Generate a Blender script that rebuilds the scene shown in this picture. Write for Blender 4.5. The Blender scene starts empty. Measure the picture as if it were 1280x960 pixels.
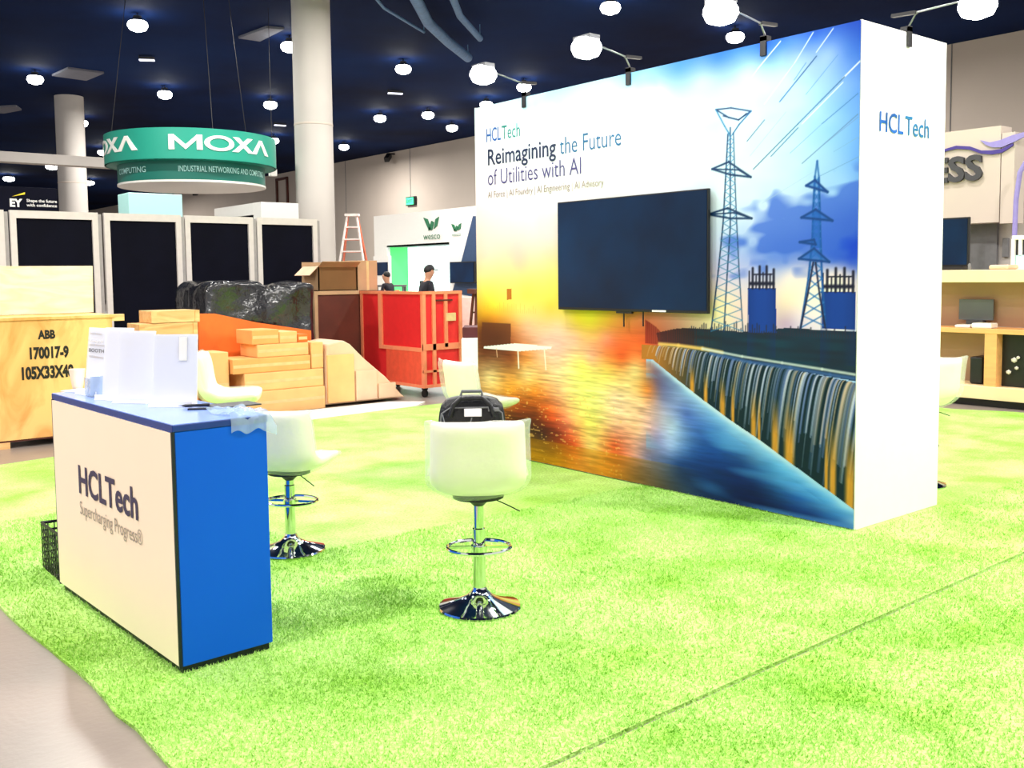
import bpy, bmesh, math, random
import numpy as np
from mathutils import Vector, Matrix
random.seed(7); rng = np.random.default_rng(11)
sc = bpy.context.scene
COL = sc.collection

# ------------------------------------------------------------------ camera
cam_d = bpy.data.cameras.new('camera'); cam = bpy.data.objects.new('camera', cam_d); COL.objects.link(cam)
cam_d.sensor_fit = 'HORIZONTAL'; cam_d.sensor_width = 36; cam_d.lens = 36 * 1226.741 / 1280
cam_d.shift_x = -(641.696 - 640) / 1280; cam_d.shift_y = -(480 - 434.249) / 1280
cam_d.clip_end = 300
_r = Vector((0.7742431, -0.6327955, -0.01084)); _u = Vector((0.0549114, 0.0501028, 0.9972334)); _f = Vector((0.6305016, 0.7726963, -0.0735394))
M = Matrix((_r, _u, -_f)).transposed().to_4x4(); M.translation = Vector((0, 0, 1.583))
cam.matrix_world = M
sc.camera = cam
# ------------------------------------------------------------------ world, exposure, large lights
w = bpy.data.worlds.new('world'); sc.world = w; w.use_nodes = True
w.node_tree.nodes['Background'].inputs[0].default_value = (1.0, 0.96, 0.93, 1)
w.node_tree.nodes['Background'].inputs[1].default_value = 0.82
sc.view_settings.view_transform = 'Standard'; sc.view_settings.look = 'None'
sc.view_settings.exposure = 0.2; sc.view_settings.gamma = 1.0; sc.view_settings.use_curve_mapping = False

def area(name, loc, rot, sx, sy, power, color=(1, 1, 1), spread=180):
    l = bpy.data.lights.new(name, 'AREA'); l.shape = 'RECTANGLE'; l.size = sx; l.size_y = sy; l.energy = power; l.color = color
    l.spread = math.radians(spread)
    o = bpy.data.objects.new(name, l); o.location = loc; o.rotation_euler = rot; COL.objects.link(o); o.visible_camera = True
    return o
# light thrown by the round hall lamps; housings further down only for lamps in view
def disk(loc, power, size=0.36, color=(1, 0.96, 0.9)):
    l = bpy.data.lights.new('hall_light', 'AREA'); l.shape = 'DISK'; l.size = size; l.energy = power; l.color = color
    o = bpy.data.objects.new('hall_light', l); o.location = loc; COL.objects.link(o); return o
HALL = [(0.2, 0.0, 170), (7.0, -0.2, 1050), (3.6, -0.1, 430), (0.1, 7.1, 480), (3.6, 7.1, 220), (7.1, 7.1, 420), (3.5, 14.2, 500), (7.1, 14.2, 330), (10.6, 14.2, 300), (14.2, 14.2, 350), (10.6, 7.1, 330), (10.6, -0.2, 600), (14.2, 4, 230), (-3.4, 3.5, 650), (-3.4, 10.6, 650)]  # mostly unseen lamps added off view for lighting, without housings
for x, y, p in HALL: disk((x, y, 6.62), p * 0.55)
for x, y, p in ((7.2, 21.1, 420), (14.0, 21.5, 500), (18.1, 21.6, 400), (18.2, 14.3, 450), (10.5, 28.5, 450), (17.7, 28.7, 450), (20.4, 35.8, 450), (10.0, 35.4, 450), (18, 60, 900)): disk((x, y, 6.62), p * 0.8)

# ------------------------------------------------------------------ materials
def lin(c): c /= 255.0; return c / 12.92 if c <= 0.04045 else ((c + 0.055) / 1.055) ** 2.4
def srgb(r, g, b): return (lin(r), lin(g), lin(b), 1)
MATS = {}
def mat(name, rgb, rough=0.6, metal=0.0, noise=0.06, nscale=12.0, bump=0.0, bscale=60.0, spec=0.5, stretch=(1, 1, 1), rgb2=None, alpha=1.0, trans=0.0, coat=0.0):
    m = bpy.data.materials.new(name); m.use_nodes = True; nt = m.node_tree; N = nt.nodes; L = nt.links
    b = N['Principled BSDF']
    c1 = srgb(*rgb); c2 = srgb(*rgb2) if rgb2 else tuple([v * (1 - noise * 2.2) for v in c1[:3]] + [1])
    tc = N.new('ShaderNodeTexCoord'); mp = N.new('ShaderNodeMapping'); mp.inputs['Scale'].default_value = stretch
    nz = N.new('ShaderNodeTexNoise'); nz.inputs['Scale'].default_value = nscale; nz.inputs['Detail'].default_value = 4
    L.new(tc.outputs['Object'], mp.inputs[0]); L.new(mp.outputs[0], nz.inputs['Vector'])
    rp = N.new('ShaderNodeValToRGB'); rp.color_ramp.elements[0].position = 0.35; rp.color_ramp.elements[1].position = 0.68
    rp.color_ramp.elements[0].color = c2; rp.color_ramp.elements[1].color = c1
    L.new(nz.outputs[0], rp.inputs[0]); L.new(rp.outputs[0], b.inputs['Base Color'])
    b.inputs['Roughness'].default_value = rough; b.inputs['Metallic'].default_value = metal
    b.inputs['Specular IOR Level'].default_value = spec; b.inputs['Coat Weight'].default_value = coat
    if alpha < 1: b.inputs['Alpha'].default_value = alpha
    if trans: b.inputs['Transmission Weight'].default_value = trans
    if bump:
        n2 = N.new('ShaderNodeTexNoise'); n2.inputs['Scale'].default_value = bscale; n2.inputs['Detail'].default_value = 3
        L.new(mp.outputs[0], n2.inputs['Vector'])
        bp = N.new('ShaderNodeBump'); bp.inputs['Strength'].default_value = bump; bp.inputs['Distance'].default_value = 0.02
        L.new(n2.outputs[0], bp.inputs['Height']); L.new(bp.outputs[0], b.inputs['Normal'])
    MATS[name] = m
    return m
def emis(name, rgb, strength):
    m = bpy.data.materials.new(name); m.use_nodes = True; b = m.node_tree.nodes['Principled BSDF']
    b.inputs['Base Color'].default_value = srgb(*rgb); b.inputs['Emission Color'].default_value = srgb(*rgb); b.inputs['Emission Strength'].default_value = strength
    b.inputs['Roughness'].default_value = 0.4
    MATS[name] = m; return m
def wood(name, rgb, rgb2, stretch, scale=3.0):
    m = bpy.data.materials.new(name); m.use_nodes = True; nt = m.node_tree; N = nt.nodes; L = nt.links
    b = N['Principled BSDF']; b.inputs['Roughness'].default_value = 0.6
    tc = N.new('ShaderNodeTexCoord'); mp = N.new('ShaderNodeMapping'); mp.inputs['Scale'].default_value = stretch
    nz = N.new('ShaderNodeTexNoise'); nz.inputs['Scale'].default_value = scale; nz.inputs['Detail'].default_value = 6; nz.inputs['Distortion'].default_value = 1.6
    rp = N.new('ShaderNodeValToRGB'); e = rp.color_ramp.elements; e[0].position = 0.3; e[1].position = 0.6
    e[0].color = srgb(*rgb2); e[1].color = srgb(*rgb)
    L.new(tc.outputs['Object'], mp.inputs[0]); L.new(mp.outputs[0], nz.inputs['Vector']); L.new(nz.outputs[0], rp.inputs[0]); L.new(rp.outputs[0], b.inputs['Base Color'])
    MATS[name] = m; return m
mat('white', (244, 242, 236), 0.5, noise=0.01)
mat('cream_panel', (255, 232, 208), 0.45, noise=0.01, nscale=2)
mat('wall_paint', (205, 192, 180), 0.8, noise=0.03, nscale=0.5)
mat('ceiling_paint', (6, 40, 92), 0.85, nscale=0.16, rgb2=(2, 14, 50), spec=0.1)
mat('duct_paint', (96, 136, 186), 0.6, noise=0.1)
mat('ceiling_tile', (120, 122, 135), 0.8)
mat('concrete', (150, 138, 130), 0.3, nscale=1.1, bump=0.08, bscale=30, rgb2=(134, 124, 118))
mat('column_paint', (200, 194, 188), 0.75, noise=0.04, nscale=1.0)
mat('navy', (8, 14, 34), 0.35)
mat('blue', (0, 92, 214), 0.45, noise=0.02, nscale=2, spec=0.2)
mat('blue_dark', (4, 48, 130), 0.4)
mat('blue_top', (142, 170, 242), 0.16, noise=0.02)  # paler blue carries the gloss sheen of the counter top
mat('black', (14, 14, 18), 0.45)
mat('black_panel', (12, 14, 30), 0.8, noise=0.15, nscale=2, spec=0.12)
mat('black_rubber', (20, 20, 22), 0.7)
mat('aluminium', (232, 226, 220), 0.45, 0.0, noise=0.03)
mat('aluminium_grey', (176, 172, 170), 0.45, 0.0)
mat('chrome', (225, 228, 230), 0.06, 1.0, noise=0.0)
mat('steel', (150, 152, 156), 0.3, 0.9)
mat('leather', (255, 246, 224), 0.35, noise=0.02, nscale=6, bump=0.15, bscale=25)
mat('plastic_film', (250, 252, 245), 0.12, noise=0.0, alpha=0.25, bump=0.6, bscale=14, spec=0.8)
mat('clear_plastic', (190, 215, 240), 0.1, alpha=0.45, bump=0.5, bscale=20, spec=0.8)
mat('bag_black', (13, 15, 22), 0.38, noise=0.1, bump=0.3, bscale=90)
mat('bag_grey', (120, 122, 125), 0.35)
mat('wrap_black', (8, 9, 16), 0.2, noise=0.3, nscale=4, bump=1.0, bscale=7, spec=0.9, rgb2=(34, 36, 42))
mat('red', (222, 36, 40), 0.5, noise=0.03)
mat('red_orange', (232, 88, 60), 0.5)
mat('orange_wood', (238, 140, 100), 0.55, noise=0.04)
mat('brown', (92, 36, 20), 0.6, noise=0.15, nscale=3)
mat('maroon', (80, 14, 26), 0.6)
mat('orange', (246, 120, 40), 0.6, noise=0.08, nscale=5)
mat('kraft', (240, 172, 100), 0.75, noise=0.06, nscale=4)
mat('kraft_light', (246, 190, 124), 0.75, noise=0.06, nscale=4)
mat('kraft_pale', (232, 196, 164), 0.7, noise=0.06, nscale=4)
mat('cardboard', (196, 160, 122), 0.8, noise=0.08, nscale=3)
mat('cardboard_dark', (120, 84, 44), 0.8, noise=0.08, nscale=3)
mat('tape', (225, 196, 140), 0.3)
mat('pink_wall', (240, 208, 204), 0.7)
mat('green_paint', (90, 225, 120), 0.5)
mat('sign_teal', (18, 150, 128), 0.5, noise=0.01)
mat('sign_teal_dark', (4, 112, 98), 0.5, noise=0.01)
mat('mint', (190, 245, 240), 0.5, noise=0.01)
mat('wesco_navy', (52, 76, 112), 0.5)
mat('logo_green', (40, 120, 80), 0.5)
mat('ink_navy', (48, 36, 76), 0.5, noise=0)
mat('ink_grey', (150, 138, 128), 0.6, noise=0)
mat('ink_pale', (214, 210, 206), 0.6, noise=0)
mat('ink_black', (18, 14, 12), 0.6, noise=0)
mat('ink_teal', (20, 96, 140), 0.5, noise=0)
mat('ink_deep', (14, 34, 66), 0.5, noise=0)
mat('ink_violet', (70, 66, 120), 0.5, noise=0)
mat('ink_blue', (0, 84, 160), 0.5, noise=0)
mat('ink_green', (30, 120, 110), 0.5, noise=0)
mat('paper', (250, 248, 252), 0.5, noise=0.0)
mat('acrylic', (240, 244, 255), 0.08, alpha=0.35, spec=0.8, noise=0)
mat('tv_glass', (0, 40, 78), 0.3, nscale=1.2, spec=0.22, rgb2=(0, 22, 50))  # navy tones stand in for reflections on the dark glass
mat('screen_grey', (96, 100, 108), 0.4, noise=0.05, nscale=2)
mat('purple', (70, 56, 140), 0.4); mat('lilac', (150, 140, 205), 0.4)
mat('dark_grey', (66, 66, 70), 0.6); mat('mid_grey', (120, 120, 122), 0.7)
mat('yellow', (250, 220, 40), 0.5)
mat('skin', (206, 150, 120), 0.6, noise=0.03); mat('hair', (20, 16, 16), 0.6)
mat('shirt_black', (22, 20, 34), 0.8, bump=0.2); mat('trousers', (30, 32, 44), 0.85, bump=0.2); mat('cap_black', (16, 14, 22), 0.7); mat('shoe', (30, 26, 26), 0.5)
mat('white_sheet', (250, 246, 238), 0.55, noise=0.02, bump=0.4, bscale=5)
mat('ladder_white', (240, 228, 220), 0.5); mat('ladder_orange', (226, 120, 90), 0.5); mat('ladder_brown', (88, 40, 26), 0.6)
mat('wood_warm', (240, 178, 112), 0.5, noise=0.08, nscale=2, stretch=(8, 1, 8))
mat('wood_pale', (252, 226, 176), 0.45, noise=0.05, nscale=2)
mat('tan_panel', (172, 136, 112), 0.6, noise=0.08, nscale=1)
wood('plywood', (246, 196, 122), (216, 150, 76), (1.1, 1, 0.5), 3.2)
wood('plywood_pale', (252, 236, 208), (240, 212, 172), (0.6, 1, 2.6), 3.2)
wood('timber', (242, 198, 136), (214, 156, 92), (0.5, 3, 3), 3)
emis('lamp', (255, 255, 250), 22); emis('lamp_booth', (255, 255, 252), 26); emis('exit_green', (70, 235, 150), 1.3)
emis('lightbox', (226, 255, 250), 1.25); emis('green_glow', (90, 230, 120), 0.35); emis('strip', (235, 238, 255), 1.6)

# ------------------------------------------------------------------ mesh helpers
class MB:
    def __init__(s): s.v = []; s.f = []; s.smooth = set()
    def add(s, vs, fs, smooth=False):
        o = len(s.v); s.v += [tuple(v) for v in vs]
        for f in fs:
            if smooth: s.smooth.add(len(s.f))
            s.f.append(tuple(i + o for i in f))
        return s
    def box(s, x0, x1, y0, y1, z0, z1):
        x0, x1 = min(x0, x1), max(x0, x1); y0, y1 = min(y0, y1), max(y0, y1); z0, z1 = min(z0, z1), max(z0, z1)
        v = [(x0, y0, z0), (x1, y0, z0), (x1, y1, z0), (x0, y1, z0), (x0, y0, z1), (x1, y0, z1), (x1, y1, z1), (x0, y1, z1)]
        return s.add(v, [(0, 3, 2, 1), (4, 5, 6, 7), (0, 1, 5, 4), (1, 2, 6, 5), (2, 3, 7, 6), (3, 0, 4, 7)])
    def bbox(s, x0, x1, y0, y1, z0, z1, b=0.006):
        """box with bevelled edges"""
        x0, x1 = min(x0, x1), max(x0, x1); y0, y1 = min(y0, y1), max(y0, y1); z0, z1 = min(z0, z1), max(z0, z1)
        bm = bmesh.new(); bmesh.ops.create_cube(bm, size=1)
        for v in bm.verts:
            v.co = Vector(((x0 + x1) / 2 + v.co.x * (x1 - x0), (y0 + y1) / 2 + v.co.y * (y1 - y0), (z0 + z1) / 2 + v.co.z * (z1 - z0)))
        bmesh.ops.bevel(bm, geom=bm.edges[:], offset=b, segments=2, affect='EDGES', profile=0.5)
        bm.verts.index_update()
        s.add([v.co[:] for v in bm.verts], [[v.index for v in f.verts] for f in bm.faces]); bm.free(); return s
    def obox(s, c, ux, uy, uz, hx, hy, hz):
        c = Vector(c); ux, uy, uz = Vector(ux).normalized(), Vector(uy).normalized(), Vector(uz).normalized()
        v = [c + ux * hx * a + uy * hy * b + uz * hz * d for d in (-1, 1) for a, b in ((-1, -1), (1, -1), (1, 1), (-1, 1))]
        return s.add(v, [(0, 3, 2, 1), (4, 5, 6, 7), (0, 1, 5, 4), (1, 2, 6, 5), (2, 3, 7, 6), (3, 0, 4, 7)])
    def bar(s, a, b, w, h=None):
        a, b = Vector(a), Vector(b); d = (b - a); l = d.length; d.normalize()
        up = Vector((0, 0, 1)) if abs(d.z) < 0.95 else Vector((1, 0, 0))
        x = d.cross(up).normalized(); y = x.cross(d)
        return s.obox((a + b) / 2, d, x, y, l / 2, w / 2, (h or w) / 2)
    def tube(s, pts, r, n=10, closed=False, radii=None):
        pts = [Vector(p) for p in pts]; m = len(pts); rings = []; px = None
        for i, p in enumerate(pts):
            a = pts[(i - 1) % m] if (closed or i > 0) else p; b = pts[(i + 1) % m] if (closed or i < m - 1) else p
            d = (b - a).normalized()
            if px is None:
                up = Vector((0, 0, 1)) if abs(d.z) < 0.9 else Vector((1, 0, 0)); px = d.cross(up).normalized()
            else: px = (px - d * px.dot(d)).normalized()
            py = d.cross(px); rr = radii[i] if radii else r
            rings.append([p + px * rr * math.cos(t * 2 * math.pi / n) + py * rr * math.sin(t * 2 * math.pi / n) for t in range(n)])
        vs = [v for g in rings for v in g]; fs = []
        for i in range(m if closed else m - 1):
            j = (i + 1) % m
            for t in range(n): u = (t + 1) % n; fs.append((i * n + t, i * n + u, j * n + u, j * n + t))
        if not closed: fs += [tuple(range(n))[::-1], tuple((m - 1) * n + t for t in range(n))]
        return s.add(vs, fs, True)
    def lathe(s, prof, c=(0, 0, 0), n=32, cap=True):
        vs = []; fs = []
        for r, z in prof:
            for t in range(n): a = t * 2 * math.pi / n; vs.append((c[0] + r * math.cos(a), c[1] + r * math.sin(a), c[2] + z))
        m = len(prof)
        for i in range(m - 1):
            for t in range(n): u = (t + 1) % n; fs.append((i * n + t, i * n + u, (i + 1) * n + u, (i + 1) * n + t))
        if cap: fs += [tuple(range(n))[::-1], tuple((m - 1) * n + t for t in range(n))]
        return s.add(vs, fs, True)
    def prism(s, poly, a, b, axis):
        """extrude a 2D polygon between a and b along axis (0,1,2)"""
        def P(p, k): q = list(p); q.insert(axis, k); return tuple(q)
        n = len(poly); vs = [P(p, a) for p in poly] + [P(p, b) for p in poly]
        return s.add(vs, [tuple(range(n))[::-1], tuple(range(n, 2 * n))] + [(i, (i + 1) % n, n + (i + 1) % n, n + i) for i in range(n)])
    def build(s, name, m, parent=None, world=True, fix=True):
        me = bpy.data.meshes.new(name)
        off = Vector((0, 0, 0))
        if parent is not None and world: off = abs_loc(parent)
        me.from_pydata([(v[0] - off.x, v[1] - off.y, v[2] - off.z) for v in s.v], [], s.f)
        if s.smooth:
            me.polygons.foreach_set('use_smooth', [i in s.smooth for i in range(len(s.f))])
        if fix and len(s.f) < 60000:
            bm = bmesh.new(); bm.from_mesh(me); bmesh.ops.recalc_face_normals(bm, faces=bm.faces); bm.to_mesh(me); bm.free()
        if s.smooth:
            try: me.set_sharp_from_angle(angle=math.radians(40))
            except Exception: pass
        me.materials.append(MATS[m] if isinstance(m, str) else m)
        o = bpy.data.objects.new(name, me); COL.objects.link(o)
        if parent is not None: o.parent = parent
        return o
def abs_loc(o):
    l = Vector((0, 0, 0))
    while o is not None: l += o.location; o = o.parent
    return l
def tag(o, label=None, cat=None, group=None, kind=None):
    if label: o['label'] = label
    if cat: o['category'] = cat
    if group: o['group'] = group
    if kind: o['kind'] = kind
    return o
def thing(name, label, cat, loc=(0, 0, 0), rz=0, group=None):
    o = bpy.data.objects.new(name, None); o.empty_display_size = 0.1; COL.objects.link(o)
    o.location = loc; o.rotation_euler = (0, 0, rz); return tag(o, label, cat, group)
def struct(name, mb, m, **k): o = mb.build(name, m, **k); o['kind'] = 'structure'; return o
def copy_tree(o, parent=None):
    c = o.copy(); COL.objects.link(c)
    if parent is not None: c.parent = parent
    for ch in list(o.children): copy_tree(ch, c)
    return c
def smooth_mod(o, lev=1, angle=None):
    md = o.modifiers.new('sub', 'SUBSURF'); md.levels = lev; md.render_levels = lev
    for p in o.data.polygons: p.use_smooth = True
def apply_mods(o):
    dg = bpy.context.evaluated_depsgraph_get(); dg.update(); e = o.evaluated_get(dg)
    me = bpy.data.meshes.new_from_object(e); o.modifiers.clear(); o.data = me
_bb = {}
def text_mesh(s, bold=0.0):
    cu = bpy.data.curves.new('t', 'FONT'); cu.body = s; cu.size = 1; cu.offset = bold; cu.resolution_u = 3
    o = bpy.data.objects.new('t', cu); COL.objects.link(o)
    bpy.context.view_layer.update()
    dg = bpy.context.evaluated_depsgraph_get(); me = bpy.data.meshes.new_from_object(o.evaluated_get(dg))
    COL.objects.unlink(o); bpy.data.objects.remove(o)
    v = np.array([x.co[:] for x in me.vertices]); fs = [tuple(p.vertices) for p in me.polygons]
    return v, fs
_v, _ = text_mesh('H'); CAP = _v[:, 1].max() - _v[:, 1].min()
def text(name, s, a, ux, width, cap, m, parent, bold=0.0, up=(0, 0, 1), warp=None, label=None):
    """flat lettering: starts at point a, runs along ux, baseline at a"""
    v, fs = text_mesh(s, bold)
    x0, x1 = v[:, 0].min(), v[:, 0].max(); k = width / (x1 - x0); h = cap / CAP
    a = Vector(a); ux = Vector(ux).normalized(); up = Vector(up)
    pts = []
    for q in v:
        if warp: pts.append(warp((q[0] - x0) * k, q[1] * h))
        else: pts.append(a + ux * float((q[0] - x0) * k) + up * float(q[1] * h))
    mb = MB(); mb.add(pts, fs); o = mb.build(name, m, parent, fix=False)
    if label: o['label'] = label
    return o

# ================================================================== STRUCTURE
struct('floor', MB().box(-10, 23.4, -8, 92, -0.12, 0), 'concrete')
struct('ceiling', MB().box(-10, 23.6, -8, 92, 7.0, 7.2), 'ceiling_paint')
wb = struct('wall_back', MB().box(23.4, 23.6, -8, 92, 0, 7.0), 'wall_paint')
j = MB()
for y in (11.9, 9.7, 14.6, 17.3, 35.5, 41.0): j.box(23.385, 23.4, y - 0.012, y + 0.012, 4.6, 7)
j.box(23.385, 23.4, -8, 22, 4.58, 4.604)
j.build('panel_joint', 'mid_grey', wb)
struct('wall_left', MB().box(-10, 23.4, 92, 92.2, 0, 7.0), 'black_panel')
b_ = struct('trim_1', MB().box(0.0, 8.6, 26.0, 26.4, 4.42, 4.66), 'column_paint')
for nm, c, r, lab in (('trim_2', (9.051, 17.027), 0.36, None), ('trim_3', (8.55, 31.2), 0.40, None)):
    t = MB().lathe([(r, 0), (r, 7.0)], (c[0], c[1], 0), 48)
    tc_ = struct(nm, t, 'column_paint')
    MB().lathe([(r, 4.44), (r + 0.006, 4.445), (r + 0.006, 4.475), (r, 4.48)], (c[0], c[1], 0), 48, cap=False).build('joint_band', 'wall_paint', tc_)
# turf
turf_m = bpy.data.materials.new('turf'); turf_m.use_nodes = True
def turf_nodes(m, base=True):
    nt = m.node_tree; N = nt.nodes; L = nt.links; b = N['Principled BSDF']; b.inputs['Roughness'].default_value = 0.65; b.inputs['Specular IOR Level'].default_value = 0.25
    g = N.new('ShaderNodeNewGeometry')
    n1 = N.new('ShaderNodeTexNoise'); n1.inputs['Scale'].default_value = 1.7; n1.inputs['Detail'].default_value = 5; n1.inputs['Roughness'].default_value = 0.6
    n2 = N.new('ShaderNodeTexNoise'); n2.inputs['Scale'].default_value = 70 if base else 200; n2.inputs['Detail'].default_value = 3
    L.new(g.outputs['Position'], n1.inputs['Vector']); L.new(g.outputs['Position'], n2.inputs['Vector'])
    r1 = N.new('ShaderNodeValToRGB'); e = r1.color_ramp.elements; e[0].position = 0.33; e[1].position = 0.6
    e[0].color = srgb(152, 208, 76); e[1].color = srgb(196, 238, 138)
    r2 = N.new('ShaderNodeValToRGB'); e = r2.color_ramp.elements; e[0].position = 0.3; e[1].position = 0.62
    e[0].color = (0.42, 0.5, 0.28, 1) if base else (0.68, 0.74, 0.5, 1); e[1].color = (1, 1, 1, 1)
    mx = N.new('ShaderNodeMix'); mx.data_type = 'RGBA'; mx.blend_type = 'MULTIPLY'; mx.inputs[0].default_value = 0.85
    L.new(n1.outputs[0], r1.inputs[0]); L.new(n2.outputs[0], r2.inputs[0]); L.new(r1.outputs[0], mx.inputs[6]); L.new(r2.outputs[0], mx.inputs[7]); L.new(mx.outputs[2], b.inputs['Base Color'])
    if base:
        bp = N.new('ShaderNodeBump'); bp.inputs['Strength'].default_value = 0.5; bp.inputs['Distance'].default_value = 0.02
        L.new(n2.outputs[0], bp.inputs['Height']); L.new(bp.outputs[0], b.inputs['Normal'])
    else:
        b.inputs['Subsurface Weight'].default_value = 0.0
turf_nodes(turf_m); MATS['turf'] = turf_m
blade_m = bpy.data.materials.new('turf_blade'); blade_m.use_nodes = True; turf_nodes(blade_m, False); MATS['turf_blade'] = blade_m
def wavy(p, q, n, amp):
    out = []
    for i in range(n):
        t = i / n; d = Vector((q[0] - p[0], q[1] - p[1])); nn = Vector((-d.y, d.x)).normalized() * amp * math.sin(i * 2.3) * random.random()
        out.append((p[0] + d.x * t + nn.x, p[1] + d.y * t + nn.y))
    return out
near_poly = wavy((1.12, -1.5), (1.07, 2.24), 14, 0.01) + [(1.08, 2.26), (5.2, 2.34), (11.1, 2.42), (11.1, -1.5)]
far_poly = [(1.08, 2.285)] + wavy((1.08, 2.6), (1.06, 4.1), 9, 0.012) + wavy((1.06, 4.1), (0.99, 5.2), 6, 0.012) + [(0.96, 9.0), (1.84, 9.2), (2.28, 9.29), (4.95, 9.76), (6.1, 9.86), (7.0, 9.88), (10.2, 9.9), (11.0, 9.4), (10.85, 5.4), (11.1, 4.85), (11.1, 2.445), (5.2, 2.365)]
def in_poly(px, py, poly):
    ins = np.zeros(px.shape, bool); n = len(poly)
    for i in range(n):
        x1, y1 = poly[i]; x2, y2 = poly[(i + 1) % n]
        if y1 == y2: continue
        c = ((y1 > py) != (y2 > py)) & (px < (x2 - x1) * (py - y1) / (y2 - y1) + x1); ins ^= c
    return ins
def blades(poly, zones, parent):
    X = []; Y = []; H = []
    for (x0, x1, y0, y1, dens, hh) in zones:
        n = int((x1 - x0) * (y1 - y0) * dens); a = rng.uniform(x0, x1, n); c = rng.uniform(y0, y1, n)
        k = in_poly(a, c, poly); X.append(a[k]); Y.append(c[k]); H.append(np.full(k.sum(), hh))
    X = np.concatenate(X); Y = np.concatenate(Y); H = np.concatenate(H); n = len(X)
    # keep clear of the things standing on the turf
    th = rng.uniform(0, 2 * math.pi, n); wd = H * 0.17; hh = H * rng.uniform(0.6, 1.2, n); lx = rng.normal(0, 1, n) * H * 0.45; ly = rng.normal(0, 1, n) * H * 0.45
    V = np.zeros((n, 3, 3)); V[:, 0] = np.stack([X - wd * np.cos(th), Y - wd * np.sin(th), np.full(n, 0.010)], 1); V[:, 1] = np.stack([X + wd * np.cos(th), Y + wd * np.sin(th), np.full(n, 0.010)], 1)
    V[:, 2] = np.stack([X + lx, Y + ly, 0.012 + hh * 0.8], 1)
    me = bpy.data.meshes.new('pile'); me.vertices.add(3 * n); me.vertices.foreach_set('co', V.reshape(-1).astype(np.float32))
    me.loops.add(3 * n); me.loops.foreach_set('vertex_index', np.arange(3 * n, dtype=np.int32)); me.polygons.add(n)
    me.polygons.foreach_set('loop_start', np.arange(0, 3 * n, 3, dtype=np.int32)); me.update(calc_edges=True)
    me.materials.append(blade_m); o = bpy.data.objects.new('pile', me); COL.objects.link(o); o.parent = parent; o['kind'] = 'stuff'; return o
t1 = tag(MB().prism(near_poly, 0, 0.014, 2).build('turf_strip', 'turf'), 'nearest strip of lime green artificial turf, on the camera side of the seam', 'artificial turf', 'artificial turf strips')
t2 = tag(MB().prism(far_poly, 0, 0.014, 2).build('turf_strip', 'turf'), 'large lime green artificial turf under the counter, bar stools and mural wall', 'artificial turf', 'artificial turf strips')
blades(near_poly, [(1.0, 3.2, 0.6, 2.4, 13000, 0.02), (3.2, 6, 0.0, 2.5, 7000, 0.022)], t1)
blades(far_poly, [(0.9, 2.6, 2.2, 4.4, 13000, 0.02), (2.6, 5.3, 2.2, 5.0, 6500, 0.022), (0.9, 2.6, 4.4, 7.0, 4500, 0.024), (5.3, 9.5, 2.2, 3.2, 2500, 0.024)], t2)

# ================================================================== MURAL WALL
XB, YB, YL, DB = 5.304, 3.234, 6.989, 0.988; HB = 3.05
booth = thing('exhibit_wall', 'tall free-standing white exhibit wall carrying a sunset weir mural and pylons', 'exhibit wall', (XB, YB, 0))
core = MB().bbox(XB, XB + DB, YB, YL, 0.014, HB, 0.004).build('wall_core', 'white', booth)
mb = MB()
mb.box(XB - 0.012, XB, YB, YB + 0.012, 0.02, HB); mb.box(XB - 0.012, XB, YL - 0.02, YL, 0.02, HB)
mb.build('edge_profile', 'white', booth)

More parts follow.
